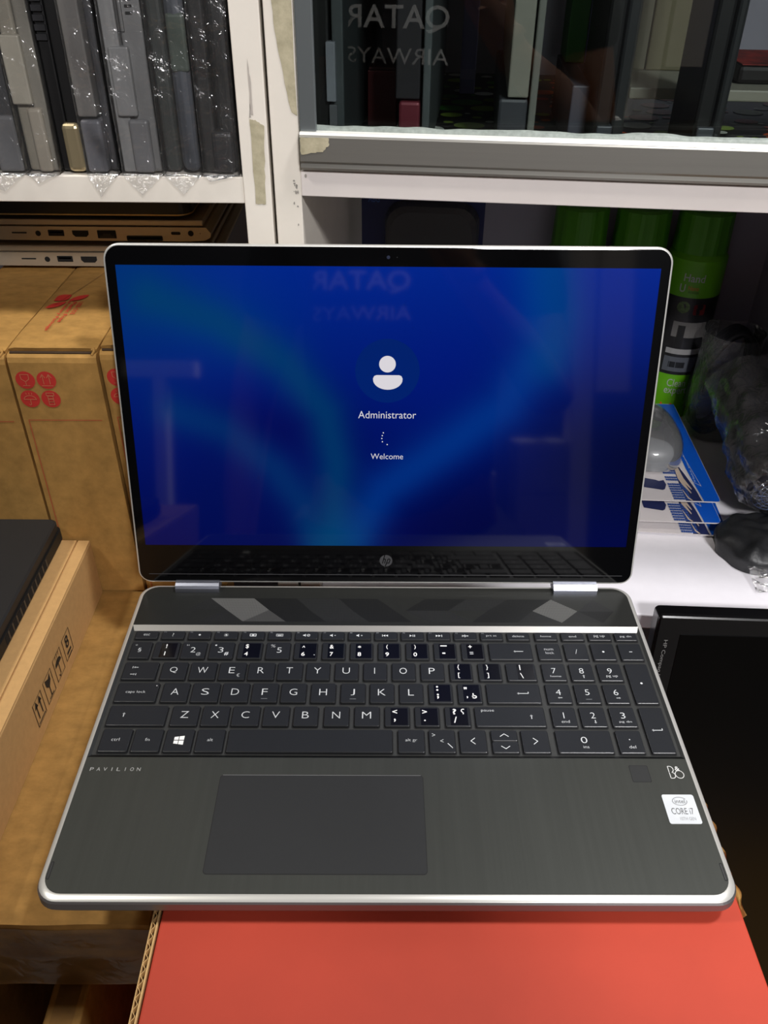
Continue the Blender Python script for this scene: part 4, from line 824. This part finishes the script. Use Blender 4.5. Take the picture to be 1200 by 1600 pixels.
# ---------------------------------------------------------------- right bay: cans, cards with mouse, speaker, pouch
def can(s, dep, label):
    t = rcl('spray_can', label, 'spray can', (s, dep, -0.0872), 0, 'green spray cans in the right bay')
    R = 0.0315
    def cyl(b, r0, r1, z0, z1, m_, n=40, c0=False, c1=False): b.loft([[(r0 * math.cos(2 * pi * k / n), r0 * math.sin(2 * pi * k / n), z0) for k in range(n)], [(r1 * math.cos(2 * pi * k / n), r1 * math.sin(2 * pi * k / n), z1) for k in range(n)]], m_, cap0=c0, cap1=c1, smooth=True)
    GRN = mat('bright_green_can', (96, 168, 22), 0.35, var=0.05, scale=40); GC_ = mat('green_cap', (72, 138, 26), 0.45)
    b = MB(); cyl(b, R - .002, R, 0, .003, GRN, c0=True); cyl(b, R, R, .003, .058, GRN); cyl(b, R, R, .150, .190, GRN); cyl(b, R, R, .058, .150, mat('charcoal_photo_print', (44, 44, 48), 0.4, rgb2=(14, 14, 16), scale=45)); cyl(b, R, R - .004, .190, .1955, GRN, c1=True); b.build('body', t)
    b = MB()
    n = 48; rg = []
    for (z_, r_) in ((.1955, R - .003), (.236, R - .004), (.2385, R - .007)):
        rg.append([((r_ + (.0008 if (k // 2) % 2 else 0)) * math.cos(2 * pi * k / n), (r_ + (.0008 if (k // 2) % 2 else 0)) * math.sin(2 * pi * k / n), z_) for k in range(n)])
    b.loft(rg, GC_, smooth=False); b.build('cap', t)
    # printed label wrapped on the cylinder
    b = MB()
    def wrap(verts, fs, m_):
        b.add([((R + .0003) * math.sin(v[0] / R), -(R + .0003) * math.cos(v[0] / R), v[1]) for v in verts], fs, m_)
    def wt(txt, cx, cz, w_, h_, m_, bold=0.0):
        q = MB(); q.text(txt, cx, cz, w_, h_, 0, m_, bold=bold); wrap([(v.x, v.y) for v in q.v], q.f, m_)
    WH = mat('white_can_print', (175, 180, 172), 0.5); RD = mat('orange_can_print', (204, 92, 30), 0.5)
    wt('Hand', -0.006, .172, .022, .0085, WH, .01); wt('U', -0.0165, .1600, .006, .009, WH, .02); wt('Nano', -0.005, .161, .011, .005, RD); wt('POWER', -0.004, .1562, .011, .0024, mat('dark_can_print', (20, 50, 10), .5))
    wt('Clean', 0.000, .0480, .021, .0095, WH); wt('expert', 0.001, .0365, .026, .0105, WH, .005)
    q = [(p[0], p[1]) for p in circ(-0.011, .139, .0068, 20)]; wrap(q, [tuple(range(20))], mat('leaf_roundel', (110, 140, 80), .5, rgb2=(40, 60, 30), scale=200))
    q = [(p[0], p[1]) for p in rr(0.000, 0.013, .131, .143, .002)]; wrap(q, [tuple(range(len(q)))], mat('dark_red_roundel', (110, 22, 26), .5))
    q = [(-0.016 + .003, .014), (0.0, .014), (0.0, .0215), (-0.013, .0215)]; wrap(q, [(0, 1, 2, 3)], RD)
    for (x0, x1, z0, z1, c) in ((-.018, .02, .104, .122, (120, 118, 116)), (-.012, -.004, .09, .118, (20, 20, 22)), (-.02, .022, .0835, .0900, (150, 150, 150)), (-.02, .022, .062, .080, (84, 88, 96)), (-.014, .004, .067, .074, (24, 26, 30))):
        nq = 6; vs_ = [(x0 + (x1 - x0) * i / nq, z) for z in (z0, z1) for i in range(nq + 1)]
        wrap([(a, c_ ) for a, c_ in vs_], [(i, i + 1, i + nq + 2, i + nq + 1) for i in range(nq)], mat('photo_%d' % c[0], c, .5))
    b.build('printed_label', t)
    return t
can(0.3630, 0.385, 'green spray can furthest right, with white lettering and dark photo band')
can(0.2975, 0.385, 'middle one of the three green spray cans behind the laptop screen corner')
can(0.2320, 0.385, 'leftmost of the three green spray cans, only its cap showing above the screen')

def mouse_card(z, x1, y0, rotz, label, mouse=False, bend=0.0, idx=0):
    t = thing('blister_card', label, 'packaged mouse card', (x1, y0, z), (0, 0, rotz), 'mouse packaging cards on the white shelf')
    WC, DC = 0.150, 0.200
    B = lambda x, y: bend * ((-x / WC) ** 2) * 0.5 + bend * 0.3 * (y / DC)
    WHT = mat('white_card_print', (214, 208, 208), 0.35); BLU = mat('blue_card_print', (10, 84, 190), 0.3); NAV = mat('navy_card_print', (36, 44, 86), 0.35); 
    pl = rr(-WC, 0, 0, DC, 0.007, 5)
    b = MB(); b.prism(pl, -0.0006, 0, WHT); b.build('card', t)
    b = MB(); zz = 0.00025; HX = Matrix.Diagonal((0.5, 1, 1, 1))
    b.flat([(-0.034, 0.0008), (-0.006, 0.0008), (-0.0025, 0.0025), (-0.0008, 0.006), (-0.0008, DC - 0.001), (-0.040, DC - 0.001), (-0.0405, 0.06)], zz, BLU, HX)
    # black/navy swoosh, keyboard block, hand
    b.flat([(-0.068, 0.0008), (-0.036, 0.0008), (-0.040, 0.022), (-0.047, 0.045), (-0.053, 0.062), (-0.066, 0.060)], zz, NAV, HX)
    KB = mat('keyboard_print', (52, 82, 150), 0.4)
    for r_ in range(14):
        for c_ in range(8):
            x = -0.090 + c_ * 0.0042 - r_ * 0.0001; y = 0.002 + r_ * 0.0042
            if r_ in (7, 10): continue
            b.flat([(x, y), (x + .0036, y), (x + .0036, y + .0034), (x, y + .0034)], zz + .0002, KB, HX)
    SK = mat('hand_print', (196, 178, 160), 0.5)
    b.flat([(-0.064, 0.060), (-0.066, 0.040), (-0.062, 0.028), (-0.052, 0.013), (-0.051, 0.015), (-0.056, 0.030), (-0.048, 0.020), (-0.047, 0.022), (-0.054, 0.040), (-0.056, 0.060)], zz + .0003, SK, HX)
    b.flat([(-0.054, 0.0012), (-0.060, 0.006), (-0.066, 0.020), (-0.067, 0.020), (-0.063, 0.005), (-0.058, 0.0012)], zz + .0003, SK, HX)
    b.flat([(-0.105, 0.018), (-0.100, 0.020), (-0.094, 0.028), (-0.096, 0.036), (-0.106, 0.034), (-0.112, 0.036), (-0.14, 0.04), (-0.14, 0.022)], zz + .0002, NAV, HX)
    b.stroke([(-0.037, 0.001), (-0.042, 0.036), (-0.026, 0.027), (-0.034, 0.085), (-0.036, DC - 0.03)], 0.0007, zz + .0004, WHT, HX)
    b.stroke([(-0.034, 0.001), (-0.0385, 0.03)], 0.0006, zz + .0004, WHT, HX)
    b.text('Make your life', -0.0335, 0.064, 0.058, 0.0050, zz + .0005, mat('pale_card_lettering', (170, 190, 220), .5), HX, rot=pi / 2)
    b.flat([(-0.14, 0.185), (-0.06, 0.185), (-0.055, 0.165), (-0.10, 0.160), (-0.14, 0.165)], zz + .0003, mat('teal_card_print', (60, 120, 130), .5), HX)
    b.build('card_print', t, label='blue and white print with a keyboard, a hand and lettering')
    return t
mouse_card(-0.0600, 0.3275, 0.4355, math.radians(-3), 'top mouse packaging card, blue and white, carrying the grey mouse', idx=0)
mouse_card(-0.0715, 0.3245, 0.4165, math.radians(-3), 'middle mouse packaging card of the stack on the white shelf', idx=1)
mouse_card(-0.0835, 0.3330, 0.4120, math.radians(-5), 'bottom mouse packaging card lying on the white shelf', idx=2)
t = thing('packaged_mouse', 'grey computer mouse under a clear blister dome on the top card', 'mouse', (0.279, 0.545, -0.0592))
MG = mat('grey_mouse_shell', (132, 134, 136), 0.4, 0.0)
def mz(u, v, ex=0.0, hh=0.034):
    a = u * 2 * pi; r = math.sin(v * pi / 2)
    sx = 0.034 + ex; sy = 0.058 + ex
    cx = math.copysign(abs(math.cos(a)) ** 0.8, math.cos(a)); cy = math.copysign(abs(math.sin(a)) ** 0.8, math.sin(a))
    return (sx * r * cx, sy * r * cy, 0.001 + (hh + ex) * math.cos(v * pi / 2) ** 0.55)
b = MB(); b.grid(lambda u, v: mz(u, v), 40, 16, MG); b.build('shell', t)
b = MB(); b.grid(lambda u, v: (0.010 * math.cos(u * 2 * pi) * v, 0.010 + 0.0065 * math.sin(u * 2 * pi) * v, 0.0352), 24, 2, mat('pale_badge', (150, 152, 154), .4)); b.build('badge', t)
b = MB(); b.grid(lambda u, v: mz(u, v, 0.0012), 40, 16, clear('blister_plastic', 0.98, 0.5, 0.04, 0.15, 50, 0.01)); b.build('blister_dome', t, label='clear blister dome')

# round speaker in a clear bag
t = thing('bagged_speaker', 'round mesh speaker wrapped in a crinkled clear bag at the right edge', 'speaker', (0.367, 0.440, -0.0450))
ax = Vector((0.012, 0.22, 0.07)).normalized()
SM = mat('dark_speaker_body', (24, 24, 30), 0.35); fr_ = Matrix.Translation((0.02, -0.01, 0.0)) @ Vector((0, 0, -1)).rotation_difference(ax).to_matrix().to_4x4() if False else None
q = Vector((0, 0, 1)).rotation_difference(ax).to_matrix().to_4x4(); TS2 = Matrix.Translation((0.008, -0.012, 0.0)) @ q @ Matrix.Diagonal((0.88, 0.88, 0.74, 1))
b = MB(); n = 36
b.loft([[(r_ * math.cos(2 * pi * k / n), r_ * math.sin(2 * pi * k / n), z_) for k in range(n)][::1] for (r_, z_) in ((.024, .003), (.030, 0), (.034, .004), (.035, .012), (.035, .19), (.030, .205))], SM, TS2, smooth=True); b.build('body', t)
b = MB(); MS = mat('blue_mesh_wire', (120, 140, 190), 0.3, 0.6)
for r_ in (.027, .022, .017, .012, .007): b.tube([((r_ * math.cos(a)), r_ * math.sin(a), -0.0005 - (0.027 - r_) * 0.12) for a in [k * 2 * pi / 24 for k in range(25)]], 0.0005, MS, TS2, 5)
for k in range(18):
    a = k * 2 * pi / 18; b.tube([(.006 * math.cos(a), .006 * math.sin(a), -.003), (.0285 * math.cos(a + .2), .0285 * math.sin(a + .2), 0)], .0004, MS, TS2, 4)
b.build('mesh_grille', t, label='blue wire mesh grille')
b = MB(); CB = clear('crinkled_clear_bag', 0.88, 1.8, 0.12, 1.0, 110, 0.08, 0.03)
def bg(u, v):
    a = u * 2 * pi; zz = -0.022 + v * 0.23; r = (0.041 if v > .15 else 0.014 + 0.18 * v) * (1 + 0.16 * noise.noise((math.cos(a) * 2.2, math.sin(a) * 2.2, zz * 30)) + 0.06 * noise.noise((math.cos(a) * 8, math.sin(a) * 8, zz * 90)))
    r = max(r, 0.0365 if v > .12 else 0.01)
    return TS2 @ Vector((r * math.cos(a), r * math.sin(a), zz))
b.grid(bg, 60, 50, CB); b.build('plastic_bag', t, label='crinkled clear plastic bag')
t = thing('black_pouch', 'crumpled black fabric pouch with plastic wrap under the bagged speaker', 'pouch', (0.3600, 0.3950, -0.0868))
b = MB()
def pz(u, v):
    a = u * 2 * pi; r = math.sin(v * pi / 2) ; k = 1 + .14 * noise.noise((math.cos(a) * 2, math.sin(a) * 2, v * 3))
    return (0.046 * r * math.cos(a) * k, 0.040 * r * math.sin(a) * k, max(0.0, 0.027 * math.cos(v * pi / 2) ** .5 * (1 + .25 * noise.noise((math.cos(a) * 3 * r, math.sin(a) * 3 * r, 4)))) + 0.0)
b.grid(pz, 60, 24, mat('black_nylon', (30, 31, 33), 0.45, bump=0.8, bscale=120)); b.build('pouch_body', t)
b = MB(); b.grid(lambda u, v: (-0.03 + u * 0.06, -0.028 - v * 0.035, 0.010 * (1 - v) + 0.0012 + 0.004 * abs(noise.noise((u * 5, v * 4, 7)))), 24, 14, clear('crinkled_bag_corner', 0.9, 1.6, 0.14, 1.0, 160, 0.06, 0.05)); b.build('plastic_wrap', t)
# dark bundle behind
t = thing('cable_bundle', 'dark coiled cable bundle in a bag behind the speaker in the corner', 'cable', (0.3815, 0.618, -0.0872))
b = MB(); pts = []
for k in range(240):
    a = k * 2 * pi / 40; pts.append((0.027 * math.cos(a) * (1 + .05 * math.sin(k)), 0.020 * math.sin(a) * .8 + k * 0.0001, 0.062 + 0.054 * math.sin(a + .6) + 0.0))
b.tube(pts, 0.0042, mat('dark_cable_rubber', (20, 21, 30), 0.5), n=6); b.build('cable', t)
b = MB(); b.grid(lambda u, v: (0.032 * math.cos(u * 2 * pi), 0.032 * math.sin(u * 2 * pi) + .005, 0.002 + v * 0.122 + .004 * noise.noise((u * 7, v * 7, 2))), 30, 20, CB); b.build('plastic_bag', t)
# dark blue packaged item behind the screen at the left of the bay
t = rcl('blister_pack', 'dark blue hanging pack with a rounded grey window behind the laptop lid', 'package', (0.072, 0.20, -0.0872))
b = MB(); b.box(-0.057, 0.052, 0, 0.002, 0, 0.300, mat('navy_pack_card', (22, 32, 84), 0.4)); b.build('card', t)
b = MB(); b.loft([[(p[0], -0.001 - d, p[1]) for p in rr(-0.036 + e, 0.048 - e, 0.03 + e, 0.285 - e, 0.018, 5)][::-1] for e, d in ((0, 0), (.002, .012), (.006, .016))][::1], mat('smoky_window', (66, 66, 70), 0.3)); b.build('window_blister', t)
b = MB(); b.text('ABG', -0.046, 0.285, 0.010, 0.006, 0.0004, mat('pack_blue_print', (70, 110, 190), .5), TX); b.flat([(-0.03, 0.290), (0.0, 0.293), (0.0, 0.296), (-0.03, 0.294)], 0.0004, mat('pack_blue_print', (70, 110, 190), .5), TX); b.build('card_print', t)

# ---------------------------------------------------------------- behind the glass
b = MB(); LB = mat('black_liner_base', (16, 16, 18), 0.4); T0 = Matrix.Identity(4)
b.box(0.004, 0.738, 0.016, 0.41, 0.0, 0.0012, LB); rnd = random.Random(11)
pg = [mat('liner_green', (70, 150, 50), .4), mat('liner_white', (220, 224, 214), .4), mat('liner_lime', (150, 180, 70), .4)]
po = [mat('liner_orange', (216, 90, 30), .4), mat('liner_white', (220, 224, 214), .4), mat('liner_red', (190, 44, 40), .4), mat('liner_lime', (150, 180, 70), .4)]
cnt = 0; dots = []
for k in range(1100):
    x = rnd.uniform(0.01, 0.73); y = rnd.uniform(0.02, 0.40); r = rnd.choice((.0025, .004, .006, .009, .012) if k > 80 else (.009, .012, .014))
    if x + r > 0.735 or any((x - a) ** 2 + (y - c) ** 2 < (r + q + .0005) ** 2 for a, c, q in dots): continue
    dots.append((x, y, r)); b.flat(circ(x, y, r, 16), 0.0016, rnd.choice(pg if x < 0.15 else po))
o = b.build('shelf_liner'); o.location = RT @ Vector((0, 0, 0.2682)); o.rotation_euler = (0, 0, YAW); tag(o, 'black shelf liner printed with coloured bubbles behind the glass', 'shelf liner')
def glaptop(s0, s1, label, segs, dep=0.037, h=0.31, D_=0.24):
    t = rcl('displayed_laptop', label, 'laptop', (s0, dep, 0.2702), 0, 'laptops standing behind the glass'); W = s1 - s0
    for (nm, u0, u1, z0, z1, m_, dy, bev) in segs:
        b = MB(); b.box(u0 * W, u1 * W, dy, D_, z0, z1, m_); b.build(nm, t, bev, 2)
    return t
glaptop(0.0030, 0.0245, 'black laptop with a grey hinge strip nearest the post behind the glass', [('base', 0, .58, 0, .31, BLKP(), .003, .002), ('lid', .66, 1, 0, .31, S_((70, 76, 78)), .002, .001), ('hinge_cover', .5, .78, .032, .066, S_((130, 134, 142)), -.002, .0005), ('hinge_cover', .56, .80, .0, .030, S_((96, 98, 102)), -.001, .0005)])
glaptop(0.0580, 0.0805, 'dark laptop with a maroon tinted hinge behind the glass under the reflection', [('base', 0, .70, 0.034, .31, S_((40, 38, 42)), .002, .001), ('lid', .78, 1, 0, .31, S_((84, 90, 92)), .0, .001), ('hinge_cover', .1, .72, 0.0, .033, mat('maroon_hinge', (120, 48, 60), .4, .3), .0, .002)])
glaptop(0.1275, 0.1485, 'light grey laptop with a dark hinge in the middle behind the glass', [('base', 0.10, .72, 0.037, .31, S_((142, 141, 130)), .0, .001), ('lid', .78, 1, 0, .31, S_((120, 122, 116)), .001, .001), ('hinge_cover', -.15, .74, 0.0, .036, S_((66, 68, 74)), .002, .002)])
t = rcl('maroon_box', 'maroon box standing behind the dark laptop inside the glass cabinet', 'box', (0.029, 0.13, 0.2702)); b = MB(); b.box(0, 0.022, 0, 0.05, 0, 0.038, mat('maroon_board', (96, 30, 34), .6)); b.build('body', t, .001); b = MB(); b.box(0.001, 0.021, -0.0004, 0.05, 0.0382, 0.0400, mat('maroon_board_top', (76, 24, 28), .6)); b.build('lid', t, .0005)
t = rcl('lilac_box', 'narrow lilac box standing at the back of the glass cabinet', 'box', (0.094, 0.28, 0.2702)); b = MB(); b.box(0, 0.0135, 0, 0.03, 0, 0.30, mat('lilac_board', (140, 136, 190), .5)); b.build('body', t, .001); b = MB(); b.box(0.0, 0.0135, -0.0008, 0, 0.012, 0.020, mat('lilac_band', (160, 158, 205), .5)); b.build('band', t)
t = rcl('green_book', 'green and lilac boxed item standing behind the light grey laptop', 'box', (0.174, 0.16, 0.2702)); b = MB(); b.box(0, 0.014, 0, 0.05, 0.042, 0.31, mat('green_board', (70, 124, 66), .5)); b.build('body', t, .001); b = MB(); b.box(0.0142, 0.028, 0, 0.05, 0.042, 0.31, mat('lilac_board', (140, 136, 190), .5)); b.build('spine', t, .001)
b = MB(); b.box(-0.002, 0.0095, -0.10, -0.001, 0.0, 0.0415, mat('grey_box_board', (76, 76, 88), .5)); b.box(-0.002, 0.030, -0.0009, 0.05, 0.0, 0.0415, mat('grey_box_board', (76, 76, 88), .5)); b.build('tray', t, .001)
glaptop(0.1860, 0.2060, 'tall black laptop beside the raised white board behind the glass', [('base', 0, .52, 0, .31, BLKP(), .003, .002), ('lid', .58, 1, 0, .31, mat('dark_lid_shell', (36, 38, 40), .4), .006, .002), ('hinge_cover', .1, .6, .0, .022, S_((60, 64, 72)), .0, .001)], dep=.037, D_=.10)
t = rcl('raised_board', 'white raised display board on feet inside the glass cabinet', 'shelf riser', (0.220, 0.13, 0.2702)); IV = mat('ivory_board', (150, 147, 134), .5, var=.04, scale=30)
b = MB(); b.box(0, 0.34, 0, 0.15, 0.0235, 0.0310, IV); b.build('board', t, .001)
for fx in (0.16, 0.285):
    b = MB(); b.box(fx, fx + .012, 0.08, 0.12, 0.0016, 0.0234, BLKM()); b.build('leg', t)
for s_, w_, lb, yy in ((0.2180, 0.0215, 'narrow ivory box standing upright on the raised white board', .215), (0.2405, 0.0300, 'wide tan box standing upright on the raised white board', .215)):
    t = rcl('upright_box', lb, 'box', (s_ + .0025, yy, 0.3014)); b = MB(); b.box(0, w_, 0, 0.035, 0, 0.23, mat('tan_board_%d' % int(w_ * 1000), (128, 124, 106) if w_ < .03 else (104, 97, 72), .6, var=.05, scale=30)); b.build('body', t, .001)
    b = MB(); b.box(0.0005, w_ - .0005, -0.0003, 0.03, 0.222, 0.2302, mat('box_seam', (110, 100, 74), .7)); b.build('lid_edge', t)
glaptop(0.2500, 0.2680, 'black laptop with grey hinge standing in front of the raised board', [('base', 0, .60, 0, .31, BLKP(), .003, .002), ('lid', .66, 1, 0, .31, mat('dark_lid_shell', (36, 38, 40), .4), .003, .002), ('hinge_cover', .1, .70, .0, .022, S_((70, 74, 82)), .0, .001)], dep=.041, D_=.08)
t = rcl('red_sleeve', 'dark red patterned sleeve lying on the raised board at the right', 'sleeve', (0.300, 0.155, 0.3016)); b = MB(); b.box(0, 0.14, 0, 0.09, 0, 0.012, mat('dark_sleeve', (20, 12, 12), .6)); b.build('body', t, .003); b = MB(); b.box(0.002, 0.138, 0.002, 0.088, 0.0122, 0.0128, mat('red_sleeve_print', (170, 40, 26), .6, rgb2=(60, 16, 12), scale=60)); b.build('print', t)

SHZ = 0.258
# ---------------------------------------------------------------- the photographer, seen only as a reflection in the screen and the glass
def skin_mesh(name, verts, edges, m_, parent, sub=2, smooth=True):
    me = bpy.data.meshes.new(name); me.from_pydata([v[:3] for v in verts], edges, []); me.materials.append(m_)
    o = bpy.data.objects.new(name, me); COL.objects.link(o); o.parent = parent
    sk = o.modifiers.new('skin', 'SKIN'); sk.use_smooth_shade = True
    if not me.skin_vertices: me.attributes.new('skin', 'FLOAT', 'POINT') if False else None
    lay = me.skin_vertices[0].data if len(me.skin_vertices) else None
    if lay is None:
        import bmesh
        bm = bmesh.new(); bm.from_mesh(me); bm.verts.layers.skin.verify(); bm.to_mesh(me); bm.free(); lay = me.skin_vertices[0].data
    for i, v in enumerate(verts):
        rx, ry = (v[3], v[4]) if len(v) > 4 else (v[3], v[3]); lay[i].radius = (rx, ry); lay[i].use_root = (i == 0)
    ss = o.modifiers.new('subdivision', 'SUBSURF'); ss.levels = sub; ss.render_levels = sub
    return o
PX, PY = 0.035, -0.56
person = thing('person', 'person in a black shirt with white lettering, reflected in the dark glass', 'person', (PX, PY, FZ + 0.002))
SKN = mat('skin_tone', (150, 104, 78), 0.5); SHM = mat('black_shirt_cloth', (14, 14, 15), 0.9, var=0.1, scale=60); TRM = mat('dark_trouser_cloth', (28, 30, 38), 0.9)
V = [(0, 0, .94, .15, .11), (0, .01, 1.08, .135, .10), (0, .015, 1.24, .155, .115), (0, 0, 1.37, .14, .10), (0, -.005, 1.45, .06, .06), (0, .01, 1.52, .052, .055), (0, .03, 1.60, .075, .092), (0, .025, 1.68, .068, .085)]
E_ = [(0, 1), (1, 2), (2, 3), (3, 4), (4, 5), (5, 6), (6, 7)]
def addv(p): V.append(p); return len(V) - 1
def arm(s, el, mid, wr, hd, fd, td):
    a = addv((s * .185, 0, 1.385, .055, .055)); E_.append((3, a)); c = addv((*el, .040, .040)); E_.append((a, c)); m1 = addv((*mid, .036, .036)); E_.append((c, m1))
    d = addv((*wr, .022, .020)); E_.append((m1, d)); h = addv((*hd, .026, .014)); E_.append((d, h)); fd = Vector(fd); sd = Vector(td).normalized(); hd = Vector(hd)
    for k, L_ in enumerate((.062, .074, .078, .070)):
        o_ = sd * (.027 - k * .0175); p1 = hd + o_ + fd * .022; p2 = p1 + fd * L_ * .5 - Vector((0, .006, 0)); p3 = p2 + fd * L_ * .42 - Vector((0, .014, 0))
        f1 = addv((*p1, .0090)); f2 = addv((*p2, .0084)); f3 = addv((*p3, .0072)); E_.extend([(h, f1), (f1, f2), (f2, f3)])
    w_ = Vector(wr); t1 = w_ + sd * .030 + fd * .014; t2 = t1 + sd * .014 + fd * .026; t3 = t2 + fd * .026
    q1 = addv((*t1, .0105)); q2 = addv((*t2, .0092)); q3 = addv((*t3, .0080)); E_.extend([(d, q1), (q1, q2), (q2, q3)])
arm(1, (.245, .03, 1.12), (.16, .17, 1.21), (.085, .255, 1.275), (.060, .275, 1.315), (-.35, .10, .93), (-.85, .0, .35))
arm(-1, (-.255, -.01, 1.12), (-.265, .03, .98), (-.268, .055, .875), (-.266, .065, .83), (0, .12, -.99), (.35, .9, 0))
for s in (-1, 1):
    l0 = addv((s * .095, 0, .86, .095, .095)); l1 = addv((s * .105, .01, .50, .060, .062)); l2 = addv((s * .11, -.01, .10, .040, .042)); l3 = addv((s * .115, .09, .045, .040, .034)); l4 = addv((s * .12, .15, .035, .036, .026)); E_ += [(0, l0), (l0, l1), (l1, l2), (l2, l3), (l3, l4)]
body = skin_mesh('body', V, E_, SKN, person, 2)
SV = [(0, 0, .90, .168, .125), (0, .012, 1.06, .162, .122), (0, .017, 1.24, .178, .132), (0, 0, 1.375, .155, .115), (0, 0, 1.425, .085, .075)]; SE = [(0, 1), (1, 2), (2, 3), (3, 4)]
for s in (-1, 1):
    n0 = len(SV); SV += [(s * .19, 0, 1.385, .070, .070), (s * .215, .015, 1.24, .062, .062)]; SE += [(3, n0), (n0, n0 + 1)]
shirt = skin_mesh('shirt', SV, SE, SHM, person, 2); shirt['label'] = 'black shirt with white lettering on the chest'
TV = [(0, 0, .93, .160, .118)]; TE = []
for s in (-1, 1):
    n0 = len(TV); TV += [(s * .098, 0, .85, .108, .108), (s * .107, .01, .50, .078, .080), (s * .112, -.01, .09, .062, .064)]; TE += [(0, n0), (n0, n0 + 1), (n0 + 1, n0 + 2)]
skin_mesh('trousers', TV, TE, TRM, person, 2)
b = MB(); b.grid(lambda u, v: (0.088 * math.cos(u * 2 * pi) * math.sin(v * pi / 2), 0.012 + 0.104 * math.sin(u * 2 * pi) * math.sin(v * pi / 2) - .006, 1.665 + 0.090 * math.cos(v * pi / 2) - 0.10 * max(0, -math.sin(u * 2 * pi)) * v * v), 32, 14, mat('dark_hair', (18, 15, 13), 0.7)); b.build('hair', person)
for s in (-1, 1):
    b = MB(); b.grid(lambda u, v: (s * .030 + .012 * math.cos(u * 2 * pi) * math.sin(v * pi), .117 + .007 * math.sin(v * pi) * math.sin(u * 2 * pi), 1.645 + .007 * math.cos(v * pi)), 14, 8, mat('eye_white', (210, 206, 200), .3)); b.build('eye', person)
b = MB(); b.loft([[(-.008, .112, 1.640), (.008, .112, 1.640), (.0, .125, 1.640)], [(-.014, .116, 1.600), (.014, .116, 1.600), (0, .142, 1.602)], [(-.010, .112, 1.594), (.010, .112, 1.594), (0, .126, 1.592)]], SKN, smooth=True); b.build('nose', person)
b = MB(); b.grid(lambda u, v: ((u - .5) * .048, .121 + .006 * math.sin(u * pi), 1.572 + (v - .5) * .010 * math.sin(u * pi)), 12, 4, mat('lip_tone', (120, 70, 62), .5)); b.build('mouth', person)
from mathutils.bvhtree import BVHTree
dg = bpy.context.evaluated_depsgraph_get(); dg.update(); ev = shirt.evaluated_get(dg); tm = ev.to_mesh(); mwm = shirt.matrix_world.copy() if False else Matrix.Translation((PX, PY, FZ + 0.002))
bv = BVHTree.FromPolygons([v.co.copy() for v in tm.vertices], [tuple(p.vertices) for p in tm.polygons])
q = MB(); LW = mat('white_shirt_lettering', (245, 245, 242), 0.6)
TXN = Matrix(((-1, 0, 0, 0), (0, 0, 1, 0), (0, 1, 0, 0), (0, 0, 0, 1)))
q.text('QATAR', 0.070, SHZ + 0.046 - FZ, 0.150, 0.034, 0, LW, bold=0.01); q.text('AIRWAYS', 0.068, SHZ - FZ, 0.148, 0.0205, 0, LW)
out = []; ok = True
for v in q.v:
    x, z = -v.x, v.y; hit = bv.ray_cast(Vector((x, 0.6, z)), Vector((0, -1, 0)))
    out.append((x, (hit[0].y if hit[0] else 0.12) + 0.003, z))
b = MB(); b.add(out, q.f, LW); b.build('chest_lettering', person, label='white lettering on the shirt front'); ev.to_mesh_clear()

# ---------------------------------------------------------------- shelving across the aisle, seen only as a faint reflection in the screen
t = thing('opposite_shelf_rack', 'white posted rack across the aisle, faintly mirrored in the laptop screen', 'shelf rack', (0.62, -1.6, FZ + 0.001)); ox, oy, oz = t.location
for (x0, x1, z0, z1) in ((0.533, 0.588, FZ + 0.002, 0.95), (0.598, 0.69, 0.15, 0.95), (1.10, 1.15, FZ + 0.002, 0.95)):
    b = MB(); b.box(x0 - ox, x1 - ox, -1.60 - oy, -1.50 - oy, z0 - oz, z1 - oz, PAINT()); b.build('post', t, 0.002)
b = MB(); b.box(0.5885 - ox, 1.0995 - ox, -1.59 - oy, -1.57 - oy, 0.90 - oz, 0.94 - oz, PAINT()); b.build('cross_rail', t, 0.002)
BC = mat('grey_carton_board', (150, 146, 138), 0.8, var=0.08, scale=20)
for (x0, x1, z0, z1, lb) in ((0.385, 0.531, FZ + 0.001, -0.137, 'tall grey carton beside the rack across the aisle'), (0.385, 0.531, -0.1355, 0.011, 'grey carton on top of the tall one across the aisle'), (0.255, 0.325, FZ + 0.001, -0.08, 'narrow grey carton standing across the aisle')):
    t = thing('aisle_carton', lb, 'carton', ((x0 + x1) / 2, -1.58, z0)); w_ = (x1 - x0) / 2; b = MB(); b.box(-w_, w_, -0.08, 0.08, 0, z1 - z0, BC); b.build('body', t, 0.002)
    b = MB(); b.box(-0.02, 0.02, -0.0804, 0.0804, z1 - z0, z1 - z0 + 0.0004, TAPE); b.build('packing_tape', t)
t = thing('display_stand', 'narrow white stand across the aisle at the left, faintly mirrored in the screen', 'stand', (-0.614, -1.6, FZ + 0.001))
b = MB(); b.box(-0.10, 0.10, 0.04, 0.10, 1.182, 1.224, PAINT()); b.build('table_top', t, 0.002)
b = MB(); b.box(-0.018, 0.016, 0.042, 0.098, 0, 1.1815, PAINT()); b.build('leg', t, 0.001)
